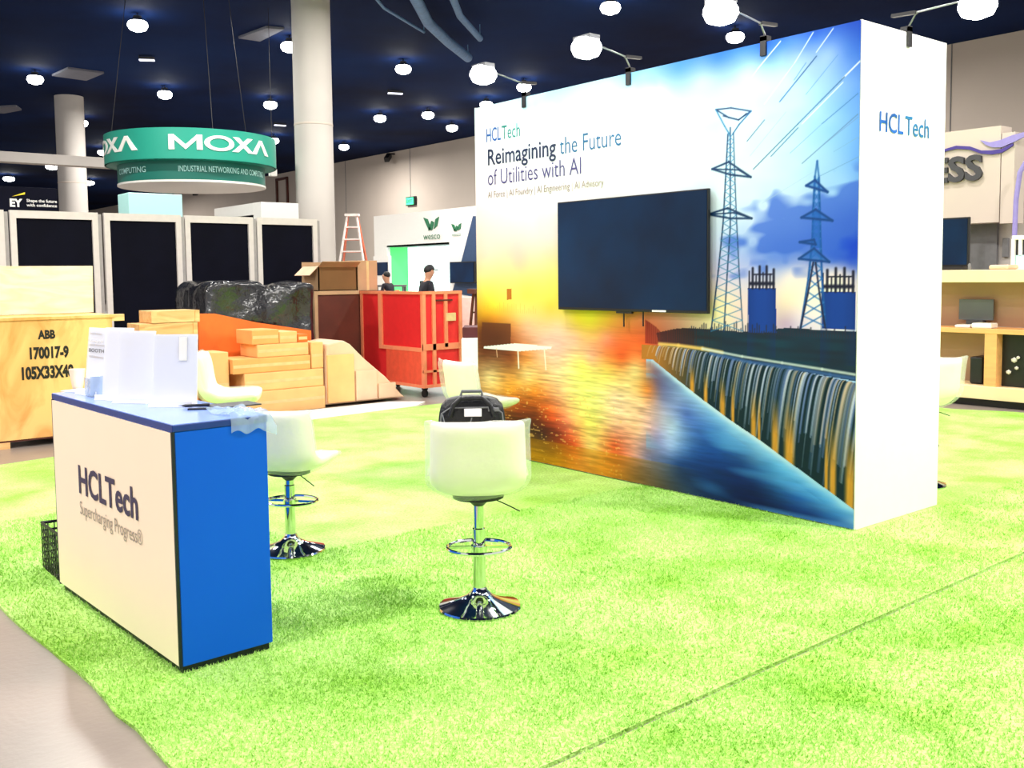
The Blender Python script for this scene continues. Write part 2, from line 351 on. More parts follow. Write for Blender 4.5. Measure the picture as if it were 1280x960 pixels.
def vnoise(u, v, seed):
    g = np.random.default_rng(seed).random((256, 256)); iu = np.floor(u).astype(int); iv = np.floor(v).astype(int); fu = u - iu; fv = v - iv
    fu = fu * fu * (3 - 2 * fu); fv = fv * fv * (3 - 2 * fv); a = g[iu % 256, iv % 256]; b = g[(iu + 1) % 256, iv % 256]; c = g[iu % 256, (iv + 1) % 256]; d = g[(iu + 1) % 256, (iv + 1) % 256]
    return (a * (1 - fu) + b * fu) * (1 - fv) + (c * (1 - fu) + d * fu) * fv
SAMPLES = [(0.063, 3.009, 225, 242, 255), (0.506, 3.029, 185, 228, 250), (1.109, 3.032, 172, 222, 250), (1.474, 3.026, 190, 232, 252), (1.895, 3.03, 130, 190, 240), (2.354, 3, 95, 165, 235), (2.704, 3.025, 60, 130, 225), (3.088, 3.028, 30, 100, 215), (3.439, 3.025, 25, 95, 215), (3.709, 3.024, 20, 80, 205), (0.285, 2.81, 240, 247, 255), (1.106, 2.807, 238, 250, 255), (1.646, 2.857, 235, 250, 255), (2.13, 2.874, 225, 240, 250), (2.568, 2.9, 195, 226, 250), (2.965, 2.903, 170, 206, 246), (3.327, 2.916, 150, 190, 245), (3.551, 2.914, 140, 180, 246), (3.712, 2.885, 60, 120, 228), (0.168, 2.583, 252, 250, 255), (1.103, 2.493, 244, 252, 255), (1.974, 2.525, 228, 246, 255), (2.428, 2.585, 212, 240, 255), (2.706, 2.604, 198, 230, 253), (3.092, 2.656, 172, 214, 250), (3.444, 2.655, 160, 206, 250), (3.715, 2.662, 110, 165, 245), (3.722, 2.241, 115, 175, 250), (3.559, 2.4, 150, 205, 252), (0.161, 2.239, 255, 240, 250), (0.701, 2.071, 255, 240, 242), (0.999, 1.862, 255, 236, 236), (1.973, 2.265, 235, 250, 255), (2.709, 2.072, 226, 243, 255), (3.097, 2.149, 208, 236, 255), (3.449, 2.267, 172, 216, 252), (3.672, 2.056, 150, 198, 250), (3.037, 1.87, 195, 215, 252), (2.711, 1.804, 212, 226, 255), (3.279, 2.085, 195, 225, 254), (3.19, 1.965, 190, 214, 250), (3.717, 1.888, 50, 95, 218), (3.595, 1.797, 55, 105, 222), (3.512, 1.776, 58, 105, 222), (3.342, 1.722, 90, 130, 225), (3.133, 1.661, 110, 145, 230), (2.91, 1.771, 175, 200, 246), (3.722, 1.626, 45, 85, 210), (3.597, 1.652, 48, 95, 215), (2.712, 1.642, 205, 204, 245), (3.34, 1.857, 160, 190, 245), (3.455, 1.867, 120, 160, 235), (3.254, 1.634, 120, 150, 232), (2.976, 1.638, 165, 180, 240), (2.713, 1.507, 236, 216, 236), (3.04, 1.543, 205, 204, 240), (3.285, 1.557, 242, 228, 236), (3.626, 1.57, 242, 224, 232), (3.459, 1.542, 236, 220, 230), (3.723, 1.531, 225, 210, 225), (2.747, 1.372, 255, 236, 190), (2.881, 1.294, 246, 216, 215), (3.257, 1.38, 252, 228, 204), (3.347, 1.281, 236, 215, 235), (3.259, 1.253, 200, 170, 200), (2.68, 1.262, 250, 235, 180), (2.848, 1.347, 250, 222, 205), (3.043, 1.272, 240, 212, 214), (0.151, 1.752, 255, 226, 206), (0.59, 1.675, 255, 212, 182), (0.481, 1.575, 255, 236, 152), (0.896, 1.539, 255, 240, 132), (0.145, 1.457, 255, 242, 112), (0.994, 1.396, 255, 236, 102), (0.256, 1.318, 255, 236, 72), (0.993, 1.298, 255, 216, 84), (0.583, 1.256, 255, 226, 122), (0.094, 1.223, 230, 160, 30), (0.253, 1.192, 232, 146, 40), (0.691, 1.406, 255, 238, 100), (0.089, 1.577, 255, 230, 160), (0.114, 1.103, 110, 52, 22), (0.307, 1.04, 100, 50, 26), (0.474, 1.13, 226, 140, 72), (0.687, 1.137, 252, 192, 152), (1.088, 1.151, 255, 218, 176), (1.325, 1.236, 246, 228, 44), (1.461, 1.221, 242, 232, 50), (1.637, 1.214, 238, 188, 52), (1.89, 1.221, 236, 142, 70), (2.067, 1.232, 222, 125, 82), (1.371, 1.287, 244, 230, 60), (1.277, 1.082, 252, 192, 152), (1.637, 1.079, 252, 150, 112), (1.89, 1.06, 250, 108, 48), (2.035, 1.008, 244, 98, 40), (2.114, 0.965, 190, 80, 52), (0.89, 1.012, 250, 196, 176), (0.682, 0.867, 240, 150, 70), (0.109, 0.868, 110, 56, 30), (0.469, 0.854, 130, 64, 30), (1.086, 0.957, 252, 192, 172), (1.459, 0.914, 250, 182, 142), (1.806, 0.935, 234, 95, 34), (1.636, 0.986, 248, 130, 70), (0.186, 0.66, 255, 222, 152), (0.68, 0.732, 255, 216, 142), (1.084, 0.794, 252, 216, 162), (1.368, 0.845, 255, 246, 112), (1.635, 0.814, 252, 222, 102), (1.93, 0.853, 250, 222, 142), (2.019, 0.877, 240, 170, 100), (2.13, 0.837, 120, 80, 100), (0.464, 0.577, 240, 152, 44), (0.782, 0.605, 236, 140, 44), (1.082, 0.598, 252, 184, 132), (1.411, 0.595, 255, 250, 132), (1.721, 0.624, 255, 212, 172), (1.97, 0.647, 255, 202, 142), (2.067, 0.715, 236, 132, 52), (2.208, 0.668, 130, 130, 180), (2.169, 0.753, 110, 90, 120), (0.181, 0.41, 150, 80, 20), (0.118, 0.189, 120, 60, 20), (0.57, 0.449, 165, 70, 20), (0.982, 0.423, 236, 92, 32), (1.176, 0.378, 250, 132, 92), (1.455, 0.409, 255, 240, 112), (1.719, 0.377, 250, 172, 132), (1.97, 0.407, 250, 192, 152), (2.091, 0.451, 224, 176, 180), (0.726, 0.294, 66, 28, 15), (0.458, 0.229, 60, 28, 15), (0.879, 0.224, 60, 30, 25), (1.078, 0.223, 120, 38, 16), (1.269, 0.195, 222, 82, 32), (1.454, 0.219, 255, 216, 122), (1.719, 0.253, 226, 92, 42), (1.929, 0.251, 232, 160, 140), (2.169, 0.371, 155, 155, 215), (2.307, 0.475, 190, 216, 255), (2.285, 0.327, 160, 186, 245), (0.344, 0.074, 150, 110, 12), (0.775, 0.076, 182, 128, 10), (1.076, 0.07, 205, 132, 4), (1.361, 0.046, 250, 150, 70), (1.631, 0.042, 236, 138, 40), (1.887, 0.032, 130, 92, 60), (2.208, 0.023, 60, 66, 76), (2.435, 0.014, 28, 58, 98), (2.721, 0.023, 5, 40, 90), (2.05, 0.207, 120, 110, 140), (2.359, 0.826, 80, 80, 120), (2.359, 0.682, 130, 150, 210), (2.578, 0.703, 160, 192, 244), (2.434, 0.575, 70, 100, 190), (2.718, 0.605, 100, 160, 232), (2.579, 0.478, 50, 100, 190), (2.92, 0.519, 130, 196, 250), (3.114, 0.409, 90, 170, 240), (2.719, 0.384, 20, 80, 170), (2.36, 0.193, 16, 56, 126), (2.507, 0.3, 30, 80, 160), (2.922, 0.302, 8, 56, 130), (3.239, 0.296, 60, 160, 240), (3.419, 0.246, 50, 150, 240), (3.361, 0.133, 8, 76, 170), (3.053, 0.16, 0, 38, 100), (3.592, 0.173, 20, 130, 240), (3.703, 0.093, 0, 90, 200), (3.479, 0.067, 0, 50, 130), (3.242, 0.06, 0, 34, 90), (3.737, 0.035, 0, 50, 150), (2.72, 0.162, 0, 40, 100), (2.435, 0.117, 8, 40, 96)]
def mural_colors(nu, nz, W, Hh):
    uu = np.linspace(0, W, nu); zz = np.linspace(0, Hh, nz); U, Z = np.meshgrid(uu, zz)
    S = np.array(SAMPLES); P = S[:, :2] * np.array([1.0, 1.15]); ph = lambda d2: np.sqrt(d2 + 0.0016)
    A = ph(((P[:, None] - P[None]) ** 2).sum(-1)) - np.eye(len(P)) * 0.012      # smooth colour field through the sampled points
    mean = S[:, 2:].mean(0); Wc = np.linalg.solve(A, S[:, 2:] - mean); C = np.zeros(U.shape + (3,)) + mean
    for (pu, pz), wc in zip(P, Wc): C += ph((U - pu) ** 2 + (Z * 1.15 - pz) ** 2)[..., None] * wc
    C = np.clip(C, 0, 255)
    def mixin(mask, col, a=1.0):
        m = (mask * a)[..., None]; C[:] = C * (1 - m) + np.array(col) * m
    def poly(pts, col, a=1.0): mixin(in_poly(U, Z, pts).astype(float), col, a)
    def line(p, q, col, w=0.006, a=1.0):
        p = np.array(p); q = np.array(q); d = q - p; L2 = (d ** 2).sum()
        x0, x1 = sorted((p[0], q[0])); z0, z1 = sorted((p[1], q[1]))
        i0, i1 = np.searchsorted(uu, x0 - 3 * w), np.searchsorted(uu, x1 + 3 * w); k0, k1 = np.searchsorted(zz, z0 - 3 * w), np.searchsorted(zz, z1 + 3 * w)
        u = U[k0:k1, i0:i1]; z = Z[k0:k1, i0:i1]; t = np.clip(((u - p[0]) * d[0] + (z - p[1]) * d[1]) / L2, 0, 1)
        ds = np.sqrt((u - p[0] - t * d[0]) ** 2 + (z - p[1] - t * d[1]) ** 2); m = np.clip(1.3 - ds / w, 0, 1) * a
        C[k0:k1, i0:i1] = C[k0:k1, i0:i1] * (1 - m[..., None]) + np.array(col) * m[..., None]
    def path(pts, col, w=0.006, a=1.0):
        for i in range(len(pts) - 1): line(pts[i], pts[i + 1], col, w, a)
    def curve_z(pts):
        p = np.array(sorted(pts)); return np.interp(U, p[:, 0], p[:, 1])
    # sky mottling and clouds
    sky = np.clip((Z - 1.45) / 0.1, 0, 1); n = vnoise(U * 3, Z * 7, 1) * .6 + vnoise(U * 9, Z * 16, 2) * .4
    C += ((n - 0.5) * 22 * sky)[..., None] * np.array([1, .6, .2])
    # water ripples on the left pool
    foam = curve_z([(2.114, 0.942), (2.359, 0.808), (2.578, 0.691), (2.82, 0.572), (3.05, 0.47), (3.269, 0.362), (3.477, 0.26), (3.647, 0.178), (3.762, 0.119)])
    pool = ((Z < foam) | (U < 2.05)) & (Z < 1.18); r = vnoise(U * 4, Z * 70, 3) * .55 + vnoise(U * 14, Z * 130, 4) * .45
    amp = np.where(U < 2.1, 0.52, 0.24) * np.clip((1.2 - Z) / 0.5, 0.2, 1)
    C[:] = C * (1 + (pool * amp * (r - 0.5))[..., None])
    sp = (vnoise(U * 38, Z * 75, 5) > 0.80) & (Z < 0.62) & (np.abs(U - 1.05 ) < 0.75) & (r > .45)
    mixin(sp.astype(float), (255, 205, 110), 0.55)
    # broken evening clouds at the right
    nc = vnoise(U * 4.5 - Z * 2, Z * 9, 21) * .6 + vnoise(U * 12, Z * 22, 22) * .4
    cm = np.exp(-(((U - 3.55) / 0.75) ** 2 + ((Z - 1.86 - 0.22 * (U - 3.4)) / 0.24) ** 2)); mixin(np.clip((cm * 1.3 + nc - 1.02) * 4, 0, 1), (58, 104, 216), 0.8)
    # foam drifting from the foot of the weir
    dd = foam - Z; fm = np.exp(-np.clip(dd, 0, 9) / (0.05 + 0.05 * np.clip(U - 2, 0, 2))) * (dd > -0.01) * (U > 2.05); mixin(np.clip(fm * (0.65 + 0.7 * vnoise(U * 7 - Z * 6, Z * 22, 6)), 0, 1), (150, 208, 255), 0.95)
    mixin(np.exp(-(dd / 0.03) ** 2) * (U > 2.1) * np.clip(1.6 - np.abs(U - 2.75) / 0.6, 0.25, 1), (214, 236, 255), 0.85)
    mixin(((U > 2.05) * (dd > 0.1) * (dd < 0.75) * np.clip(vnoise(U * 2.2 + Z * 2, Z * 13, 7) * 2.2 - 1.15, 0, 1)), (95, 178, 250), 0.6)
    # dark bank behind the weir
    poly([(2.146, 1.142), (2.358, 1.184), (2.618, 1.188), (2.915, 1.178), (3.259, 1.217), (3.766, 1.211), (3.771, 0.909), (3.351, 0.947), (2.982, 0.963), (2.646, 1.002), (2.177, 1.056)], (22, 36, 56))
    for k in range(40):
        u = 2.05 + k * 0.02; mixin((np.abs(U - u) < 0.012) & (Z > 1.06) & (Z < 1.30) & (C[..., 2] < 80) & (U < 2.75), (150 - k * 3, 38, 30), max(0, 0.7 - k * 0.016))
    mixin(((Z > 0.8) & (Z < 1.4) & (np.abs(C[..., 2] - 56) < 10) & (U > 2.5)).astype(float) * vnoise(U * 5, Z * 40, 8), (10, 72, 96), 0.55)
    # falling sheet of water
    top = curve_z([(2.161, 1.05), (2.432, 1.041), (2.715, 1.012), (2.981, 0.979), (3.232, 0.959), (3.468, 0.935), (3.75, 0.903)])
    sheet = (Z < top) & (Z > foam) & (U > 2.0)
    mixin(sheet.astype(float), (4, 34, 48), 1.0)
    glow = np.clip((2.62 - U) / 0.5, 0, 1); mixin(sheet * glow, (236, 140, 40), 0.8)
    rr = np.random.default_rng(5); t = np.where(sheet, (top - Z) / np.maximum(top - foam, 0.01), 0)
    for k in range(120):
        u0 = 2.06 + (k / 120) ** 0.85 * 1.70 + rr.normal(0, 0.01); lean = 0.05 + 0.05 * (u0 - 2); wdt = rr.uniform(0.003, 0.008) * (0.7 + 0.5 * (u0 - 2)); ln = rr.uniform(0.3, 1.0) ** 0.6
        cc = [(190, 195, 240), (225, 225, 250), (120, 140, 205), (240, 200, 170), (160, 170, 215)][rr.integers(5)]
        xx = U - (u0 - lean * np.sqrt(np.clip(t, 0, 1)) + lean); m = np.clip(1.4 - np.abs(xx) / wdt, 0, 1) * sheet * (t < ln)
        mixin(m * (1 - 0.7 * t), cc, rr.uniform(0.35, 0.95))
    for (u0, wd) in [(2.485, 0.018), (2.607, 0.016), (2.753, 0.022), (2.841, 0.012), (3.011, 0.02), (3.056, 0.01), (3.181, 0.025), (3.291, 0.035), (3.563, 0.012), (3.608, 0.022), (3.727, 0.03)]:
        xx = U - u0 ; m = np.clip(1.5 - np.abs(xx) / wd, 0, 1) * sheet * np.clip((t - 0.35) * 2.2, 0, 1); mixin(m, (245, 165, 50), 0.85)
    # bright lip of the weir
    path([(2.177, 1.062), (2.359, 1.059), (2.576, 1.048), (2.749, 1.03)], (255, 205, 110), 0.016, 0.9)
    path([(2.576, 1.048), (2.916, 1.013), (3.231, 0.99), (3.524, 0.969), (3.754, 0.951)], (215, 225, 225), 0.010, 0.85)
    path([(2.646, 1.019), (2.981, 0.979), (3.292, 0.963), (3.58, 0.938), (3.754, 0.927)], (60, 100, 170), 0.014, 0.8)
    # base strip of the print
    s = (Z < 0.191 - 0.0 * U) & (U < 2.6); mixin(s * np.clip((2.6 - U) / 0.9, 0, 1), (196, 132, 8), 0.42)
    # storage tanks
    for pts in ([(2.958, 1.47), (3.177, 1.471), (3.187, 1.183), (2.967, 1.175)], [(3.511, 1.453), (3.746, 1.45), (3.749, 1.225), (3.52, 1.221)]):
        poly(pts, (10, 62, 158)); u0, u1 = pts[0][0], pts[1][0]; zt = max(p[1] for p in pts)
        mixin(((U > u0) & (U < u1) & (Z < zt) & (Z > zt - .45)) * np.clip(np.abs((U - (u0 + u1) / 2) / (u1 - u0)) * 2 - .3, 0, 1), (8, 40, 110), 0.5)
        for q in range(8):
            uq = u0 + (u1 - u0) * (0.05 + q * 0.125); line((uq, zt), (uq, zt + (0.11, .13, .08, .14, .1, .14, .09, .12)[q]), (22, 24, 50), 0.011 if q % 2 else 0.007)
        line((u0 + 0.02, zt + 0.03), (u1 - 0.02, zt + 0.03), (22, 24, 50), 0.014); line((u0 + 0.05, zt + 0.09), (u1 - 0.03, zt + 0.09), (22, 24, 50), 0.006)
    # small works along the far bank
    for k in range(70):
        u = 2.46 + k * 0.0185; line((u, 1.17), (u, 1.185 + 0.06 * rr.random() ** 2 * (1 + (k % 9 == 0))), (40, 40, 62), 0.006, 0.8)
    for k in range(26):
        u = 0.1 + k * 0.028; line((u, 1.25), (u, 1.27 + 0.07 * rr.random()), (225, 150, 50), 0.003, 0.35)
    poly([(0.425, 1.458), (0.49, 1.459), (0.488, 1.363), (0.423, 1.362)], (205, 120, 40))
    poly([(0.069, 1.159), (0.474, 1.158), (0.47, 0.944), (0.053, 0.944)], (92, 44, 26), 0.75)
    # pylons
    K = (18, 52, 96)
    def ladder(l, r_, n_, col, w=0.004, a=0.8):
        for i in range(n_):
            def at_(P, t): P = np.array(P); s = t * (len(P) - 1); k = min(int(s), len(P) - 2); return P[k] + (P[k + 1] - P[k]) * (s - k)
            a0, a1, b0, b1 = at_(l, i / n_), at_(l, (i + 1) / n_), at_(r_, i / n_), at_(r_, (i + 1) / n_)
            line(a0, b1, col, w, a); line(b0, a1, col, w, a)
    L1 = [(2.787, 2.499), (2.769, 2.201), (2.751, 1.909), (2.712, 1.588), (2.652, 1.173)]; R1 = [(2.833, 2.504), (2.848, 2.194), (2.864, 1.904), (2.886, 1.586), (2.921, 1.183)]
    M1 = [(2.807, 2.539), (2.809, 2.197), (2.811, 1.88), (2.787, 1.56), (2.762, 1.177)]
    path(L1, K, 0.007); path(R1, K, 0.006, .8); path(M1, K, 0.007, .9); ladder(L1, R1, 22, (60, 130, 180))
    path([(2.685, 2.675), (2.812, 2.669), (2.974, 2.626), (2.872, 2.583), (2.793, 2.609), (2.685, 2.675)], K, 0.006); path([(2.685, 2.675), (2.76, 2.555), (2.8, 2.498)], (40, 120, 170), 0.006); path([(2.974, 2.626), (2.878, 2.551), (2.827, 2.495)], (40, 100, 150), 0.006)
    path([(2.746, 2.625), (2.878, 2.582), (2.936, 2.616)], K, .005)
    for pts in ([(2.654, 2.28), (2.795, 2.315), (2.977, 2.199), (2.809, 2.229), (2.654, 2.28)], [(2.621, 1.975), (2.79, 2.008), (2.986, 1.929), (2.811, 1.938), (2.621, 1.975)]): path(pts, K, 0.008)
    path([(2.654, 2.28), (2.874, 2.255), (2.977, 2.199)], K, 0.006); path([(2.621, 1.975), (2.843, 1.974), (2.986, 1.929)], K, 0.006)
    K2 = (14, 82, 160); L2_ = [(3.457, 2.16), (3.448, 1.965), (3.445, 1.779), (3.419, 1.532), (3.366, 1.221)]; R2_ = [(3.485, 2.157), (3.493, 1.962), (3.501, 1.777), (3.516, 1.532), (3.543, 1.237)]
    path([(3.472, 2.255), (3.457, 2.16)], K2, .008, .7); path([(3.472, 2.255), (3.485, 2.157)], K2, .008, .7)
    path(L2_, K2, 0.009); path(R2_, K2, 0.009); ladder(L2_, R2_, 16, (40, 110, 190), .006); mixin(in_poly(U, Z, [(3.448, 1.965), (3.499, 1.962), (3.502, 1.718), (3.44, 1.72)]).astype(float), (20, 90, 190), .6)
    for pts in ([(3.395, 2.111), (3.457, 2.14), (3.547, 2.061), (3.395, 2.111)], [(3.363, 1.915), (3.465, 1.959), (3.583, 1.885), (3.363, 1.915)], [(3.348, 1.657), (3.457, 1.719), (3.565, 1.634), (3.348, 1.657)], [(3.353, 1.762), (3.456, 1.773), (3.468, 1.743), (3.353, 1.762)]):
        poly(pts, (24, 96, 190), .55); path(pts, (14, 66, 140), 0.009)
    path([(3.452, 1.631), (3.415, 1.432), (3.366, 1.221)], (28, 34, 70), .008); path([(3.469, 1.63), (3.5, 1.433), (3.543, 1.227)], (28, 34, 70), .008)
    # cables
    for a, b, c_, w_, al in (
        [(3.197, 3.032), (3.028, 2.893), (235, 248, 255), 0.006, 0.9], [(3.028, 2.893), (2.825, 2.693), (240, 250, 255), 0.005, 0.6], [(3.433, 3.041), (3.304, 2.881), (225, 240, 255), 0.006, 0.9], [(3.304, 2.881), (3.079, 2.658), (235, 246, 255), 0.005, 0.6],
        [(3.571, 3.037), (3.457, 2.917), (225, 240, 255), 0.006, 0.9], [(3.458, 2.893), (3.195, 2.656), (40, 90, 150), 0.007, 0.9], [(3.385, 2.867), (3.3, 2.774), (70, 130, 190), 0.005, 0.7], [(3.606, 2.876), (3.387, 2.673), (80, 140, 205), 0.004, 0.7],
        [(3.754, 2.813), (3.64, 2.73), (240, 248, 255), 0.008, 0.95], [(3.651, 2.737), (3.332, 2.5), (60, 110, 160), 0.007, 0.85], [(3.332, 2.5), (2.996, 2.249), (40, 90, 130), 0.006, 0.85], [(3.641, 2.706), (3.361, 2.496), (235, 246, 255), 0.006, 0.8],
        [(3.332, 2.475), (3.132, 2.318), (50, 100, 140), 0.006, 0.8], [(3.742, 2.626), (3.503, 2.479), (60, 120, 180), 0.005, 0.8], [(3.503, 2.479), (3.276, 2.324), (110, 160, 200), 0.004, 0.7], [(3.744, 2.505), (3.364, 2.251), (90, 130, 170), 0.006, 0.7],
        [(3.744, 2.486), (3.504, 2.344), (110, 150, 190), 0.004, 0.7], [(3.746, 2.369), (3.588, 2.302), (120, 170, 210), 0.004, 0.7], [(3.08, 2.556), (2.944, 2.435), (60, 90, 120), 0.006, 0.8], [(3.243, 2.585), (2.97, 2.339), (150, 190, 220), 0.004, 0.6], [(3.748, 2.252), (3.479, 2.158), (100, 150, 200), 0.004, 0.7],
        [(3.45, 2.194), (3.067, 2.023), (170, 200, 225), 0.004, 0.6]): line(a, b, c_, w_ * 0.72, al)
    # white garden table in the print
    poly([(0.087, 0.939), (0.525, 0.988), (1.008, 0.985), (0.989, 0.965), (0.588, 0.923), (0.087, 0.924)], (255, 255, 250))
    line((0.567, 0.929), (0.575, 0.779), (255, 250, 235), .010); line((0.909, 0.96), (0.927, 0.789), (255, 250, 225), .008); line((0.271, 0.927), (0.281, 0.857), (240, 190, 150), .006)
    return np.clip(C, 0, 255)
def srgb_lin(c):
    c = c / 255.0; return np.where(c <= 0.04045, c / 12.92, ((c + 0.055) / 1.055) ** 2.4)
def make_mural():
    W = YL - YB - 0.032; Hh = HB - 0.03; nu, nz = 741, 601
    C = 0.80 * srgb_lin(mural_colors(nu, nz, YL - YB, HB)).astype(np.float32)
    uu = np.linspace(0.004, 0.004 + (YL - YB) - 0.008, nu); zz = np.linspace(0.022, HB - 0.004, nz); U, Z = np.meshgrid(uu, zz)
    V = np.stack([np.full(U.shape, -0.016), (YL - YB) - U, Z], -1).reshape(-1, 3).astype(np.float32)
    me = bpy.data.meshes.new('mural_print'); me.vertices.add(len(V)); me.vertices.foreach_set('co', V.reshape(-1))
    a = (np.arange(nz - 1)[:, None] * nu + np.arange(nu - 1)[None]).reshape(-1); q = np.stack([a, a + 1, a + nu + 1, a + nu], 1).astype(np.int32)
    n = len(q); me.loops.add(4 * n); me.loops.foreach_set('vertex_index', q.reshape(-1)); me.polygons.add(n); me.polygons.foreach_set('loop_start', np.arange(0, 4 * n, 4, dtype=np.int32)); me.update(calc_edges=True)
    at = me.color_attributes.new('print', 'FLOAT_COLOR', 'POINT'); at.data.foreach_set('color', np.concatenate([C.reshape(-1, 3), np.ones((len(V), 1), np.float32)], 1).reshape(-1))
    m = bpy.data.materials.new('mural_print'); m.use_nodes = True; nt = m.node_tree; b = nt.nodes['Principled BSDF']; ca = nt.nodes.new('ShaderNodeVertexColor'); ca.layer_name = 'print'
    nt.links.new(ca.outputs[0], b.inputs['Base Color']); b.inputs['Roughness'].default_value = 0.6; b.inputs['Specular IOR Level'].default_value = 0.2
    me.materials.append(m); o = bpy.data.objects.new('mural_print', me); COL.objects.link(o); o.parent = booth
    o['label'] = 'printed sunset picture of a river weir, pylons and tanks'; return o
mural_o = make_mural()
def mtext(s, u, z, width, cap, m, bold=0.0): return text('lettering', s, (XB - 0.019, YL - u, z), (0, -1, 0), width, cap, m, mural_o, bold)
mtext('HCL', 0.173, 2.735, 0.20, 0.112, 'ink_blue', 0.004); mtext('Tech', 0.385, 2.735, 0.245, 0.112, 'ink_green', 0.002)
mtext('Reimagining', 0.19, 2.535, 0.885, 0.132, 'ink_deep', 0.012); mtext('the Future', 1.12, 2.535, 0.68, 0.132, 'ink_teal', -0.004)
mtext('of Utilities with AI', 0.186, 2.362, 1.18, 0.130, 'ink_violet', -0.004)
mtext('AI Force | AI Foundry | AI Engineering | AI Advisory', 0.184, 2.252, 1.43, 0.055, 'ink_grey', 0.0)
# side logo
sx0, sx1 = 5.495, 6.081
text('lettering', 'HCL', (sx0, YB - 0.004, 2.425), (1, 0, 0), (sx1 - sx0) * 0.47, 0.114, 'ink_blue', booth, 0.012)
text('lettering', 'Tech', (sx0 + (sx1 - sx0) * 0.5, YB - 0.004, 2.425), (1, 0, 0), (sx1 - sx0) * 0.5, 0.114, 'ink_teal', booth, 0.010)
text('lettering', 'Supercharging Progress', (sx0, YB - 0.004, 2.374), (1, 0, 0), (sx1 - sx0), 0.035, 'ink_pale', booth)

# television on the wall
tv = thing('television', 'large black flat television mounted on the mural wall', 'television', (XB, 5.09, 1.3))
MB().bbox(5.235, 5.262, 4.325, 5.845, 1.305, 2.152, 0.004).build('casing', 'black', tv)
tvc = [c for c in tv.children if c.name.startswith('casing')][0]
MB().box(5.232, 5.236, 4.335, 5.835, 1.325, 2.142).build('screen', 'tv_glass', tvc)
MB().box(5.262, XB - 0.015, 4.8, 5.4, 1.5, 1.95).build('wall_mount', 'black', tv)
MB().box(5.238, 5.26, 5.04, 5.20, 1.29, 1.305).build('logo_bar', 'black', tvc)
MB().box(5.230, 5.236, 4.70, 4.83, 1.309, 1.322).build('sticker', 'white', tvc)
MB().tube([(5.25, 5.13, 1.31), (5.252, 5.132, 1.25), (5.25, 5.13, 1.19)], 0.006).build('cable', 'black', tv)
MB().tube([(5.25, 4.935, 1.31), (5.252, 4.937, 1.25), (5.25, 4.935, 1.20)], 0.006).build('cable', 'black', tv)

# arm lights clamped to the top of the mural wall
def spot(name, loc, target, power, size, parent, blend=0.6, rad=0.1):
    l = bpy.data.lights.new(name, 'SPOT'); l.energy = power; l.spot_size = math.radians(size); l.spot_blend = blend; l.shadow_soft_size = rad; l.color = (1, 0.98, 0.94)
    o = bpy.data.objects.new(name, l); COL.objects.link(o); o.location = loc; o.rotation_euler = (Vector(target) - Vector(loc)).to_track_quat('-Z', 'Y').to_euler(); return o
def arm_light(label, cx_, cy_, hx, hy, hz_, side):
    t = thing('arm_light', label, 'light', (cx_, cy_, HB), 0, 'arm lights on the mural wall')
    if side == 'front':
        MB().box(cx_ - 0.03, cx_ - 0.018, cy_ - 0.022, cy_ + 0.022, HB - 0.09, HB + 0.03).box(cx_ - 0.03, cx_ + 0.03, cy_ - 0.022, cy_ + 0.022, HB + 0.002, HB + 0.035).build('clamp', 'black', t)
    else:
        MB().box(cx_ - 0.022, cx_ + 0.022, cy_ - 0.016, cy_ - 0.004, HB - 0.09, HB + 0.03).box(cx_ - 0.022, cx_ + 0.022, cy_ - 0.016, cy_ + 0.04, HB + 0.002, HB + 0.035).build('clamp', 'black', t)
    mid = (cx_ + (hx - cx_) * 0.12, cy_ + (hy - cy_) * 0.12, HB + 0.11)
    MB().tube([(cx_, cy_, HB + 0.03), mid, (hx, hy, hz_ + 0.03)], 0.006).build('arm', 'steel', t)
    d = Vector((cx_ - hx, cy_ - hy, 0)).normalized(); s = Vector((-d.y, d.x, 0))
    hs = MB().obox((hx, hy, hz_ + 0.045), d, s, (0, 0, 1), 0.05, 0.085, 0.015).build('housing', 'steel', t)
    MB().lathe([(0.02, 0.03), (0.08, 0.03), (0.105, -0.01), (0.108, -0.04), (0.085, -0.085), (0.03, -0.105)], (hx, hy, hz_ + 0.01), 20).build('lens', 'lamp_booth', hs)
    MB().bar(mid, (mid[0] + d.x * 0.16, mid[1] + d.y * 0.16, mid[2] + 0.01), 0.03, 0.02).build('power_pack', 'black', t)
    tgt = Vector((cx_, cy_, 1.3)); spot('wall_wash', (hx - d.x * 0.1, hy - d.y * 0.1, hz_ - 0.10), (cx_, cy_, 0.9), 18, 130, t)
arm_light('bright arm light over the left end of the mural wall, above the lettering', XB, 6.30, 4.862, 6.30, 3.197, 'front')
arm_light('bright arm light above the television on the mural wall', XB, 5.11, 4.862, 5.11, 3.19, 'front')
arm_light('bright arm light above the printed pylons on the mural wall', XB, 3.92, 4.857, 3.92, 3.185, 'front')
arm_light('bright arm light on the narrow white end of the mural wall', 5.81, YB, 5.81, 2.807, 3.14, 'side')

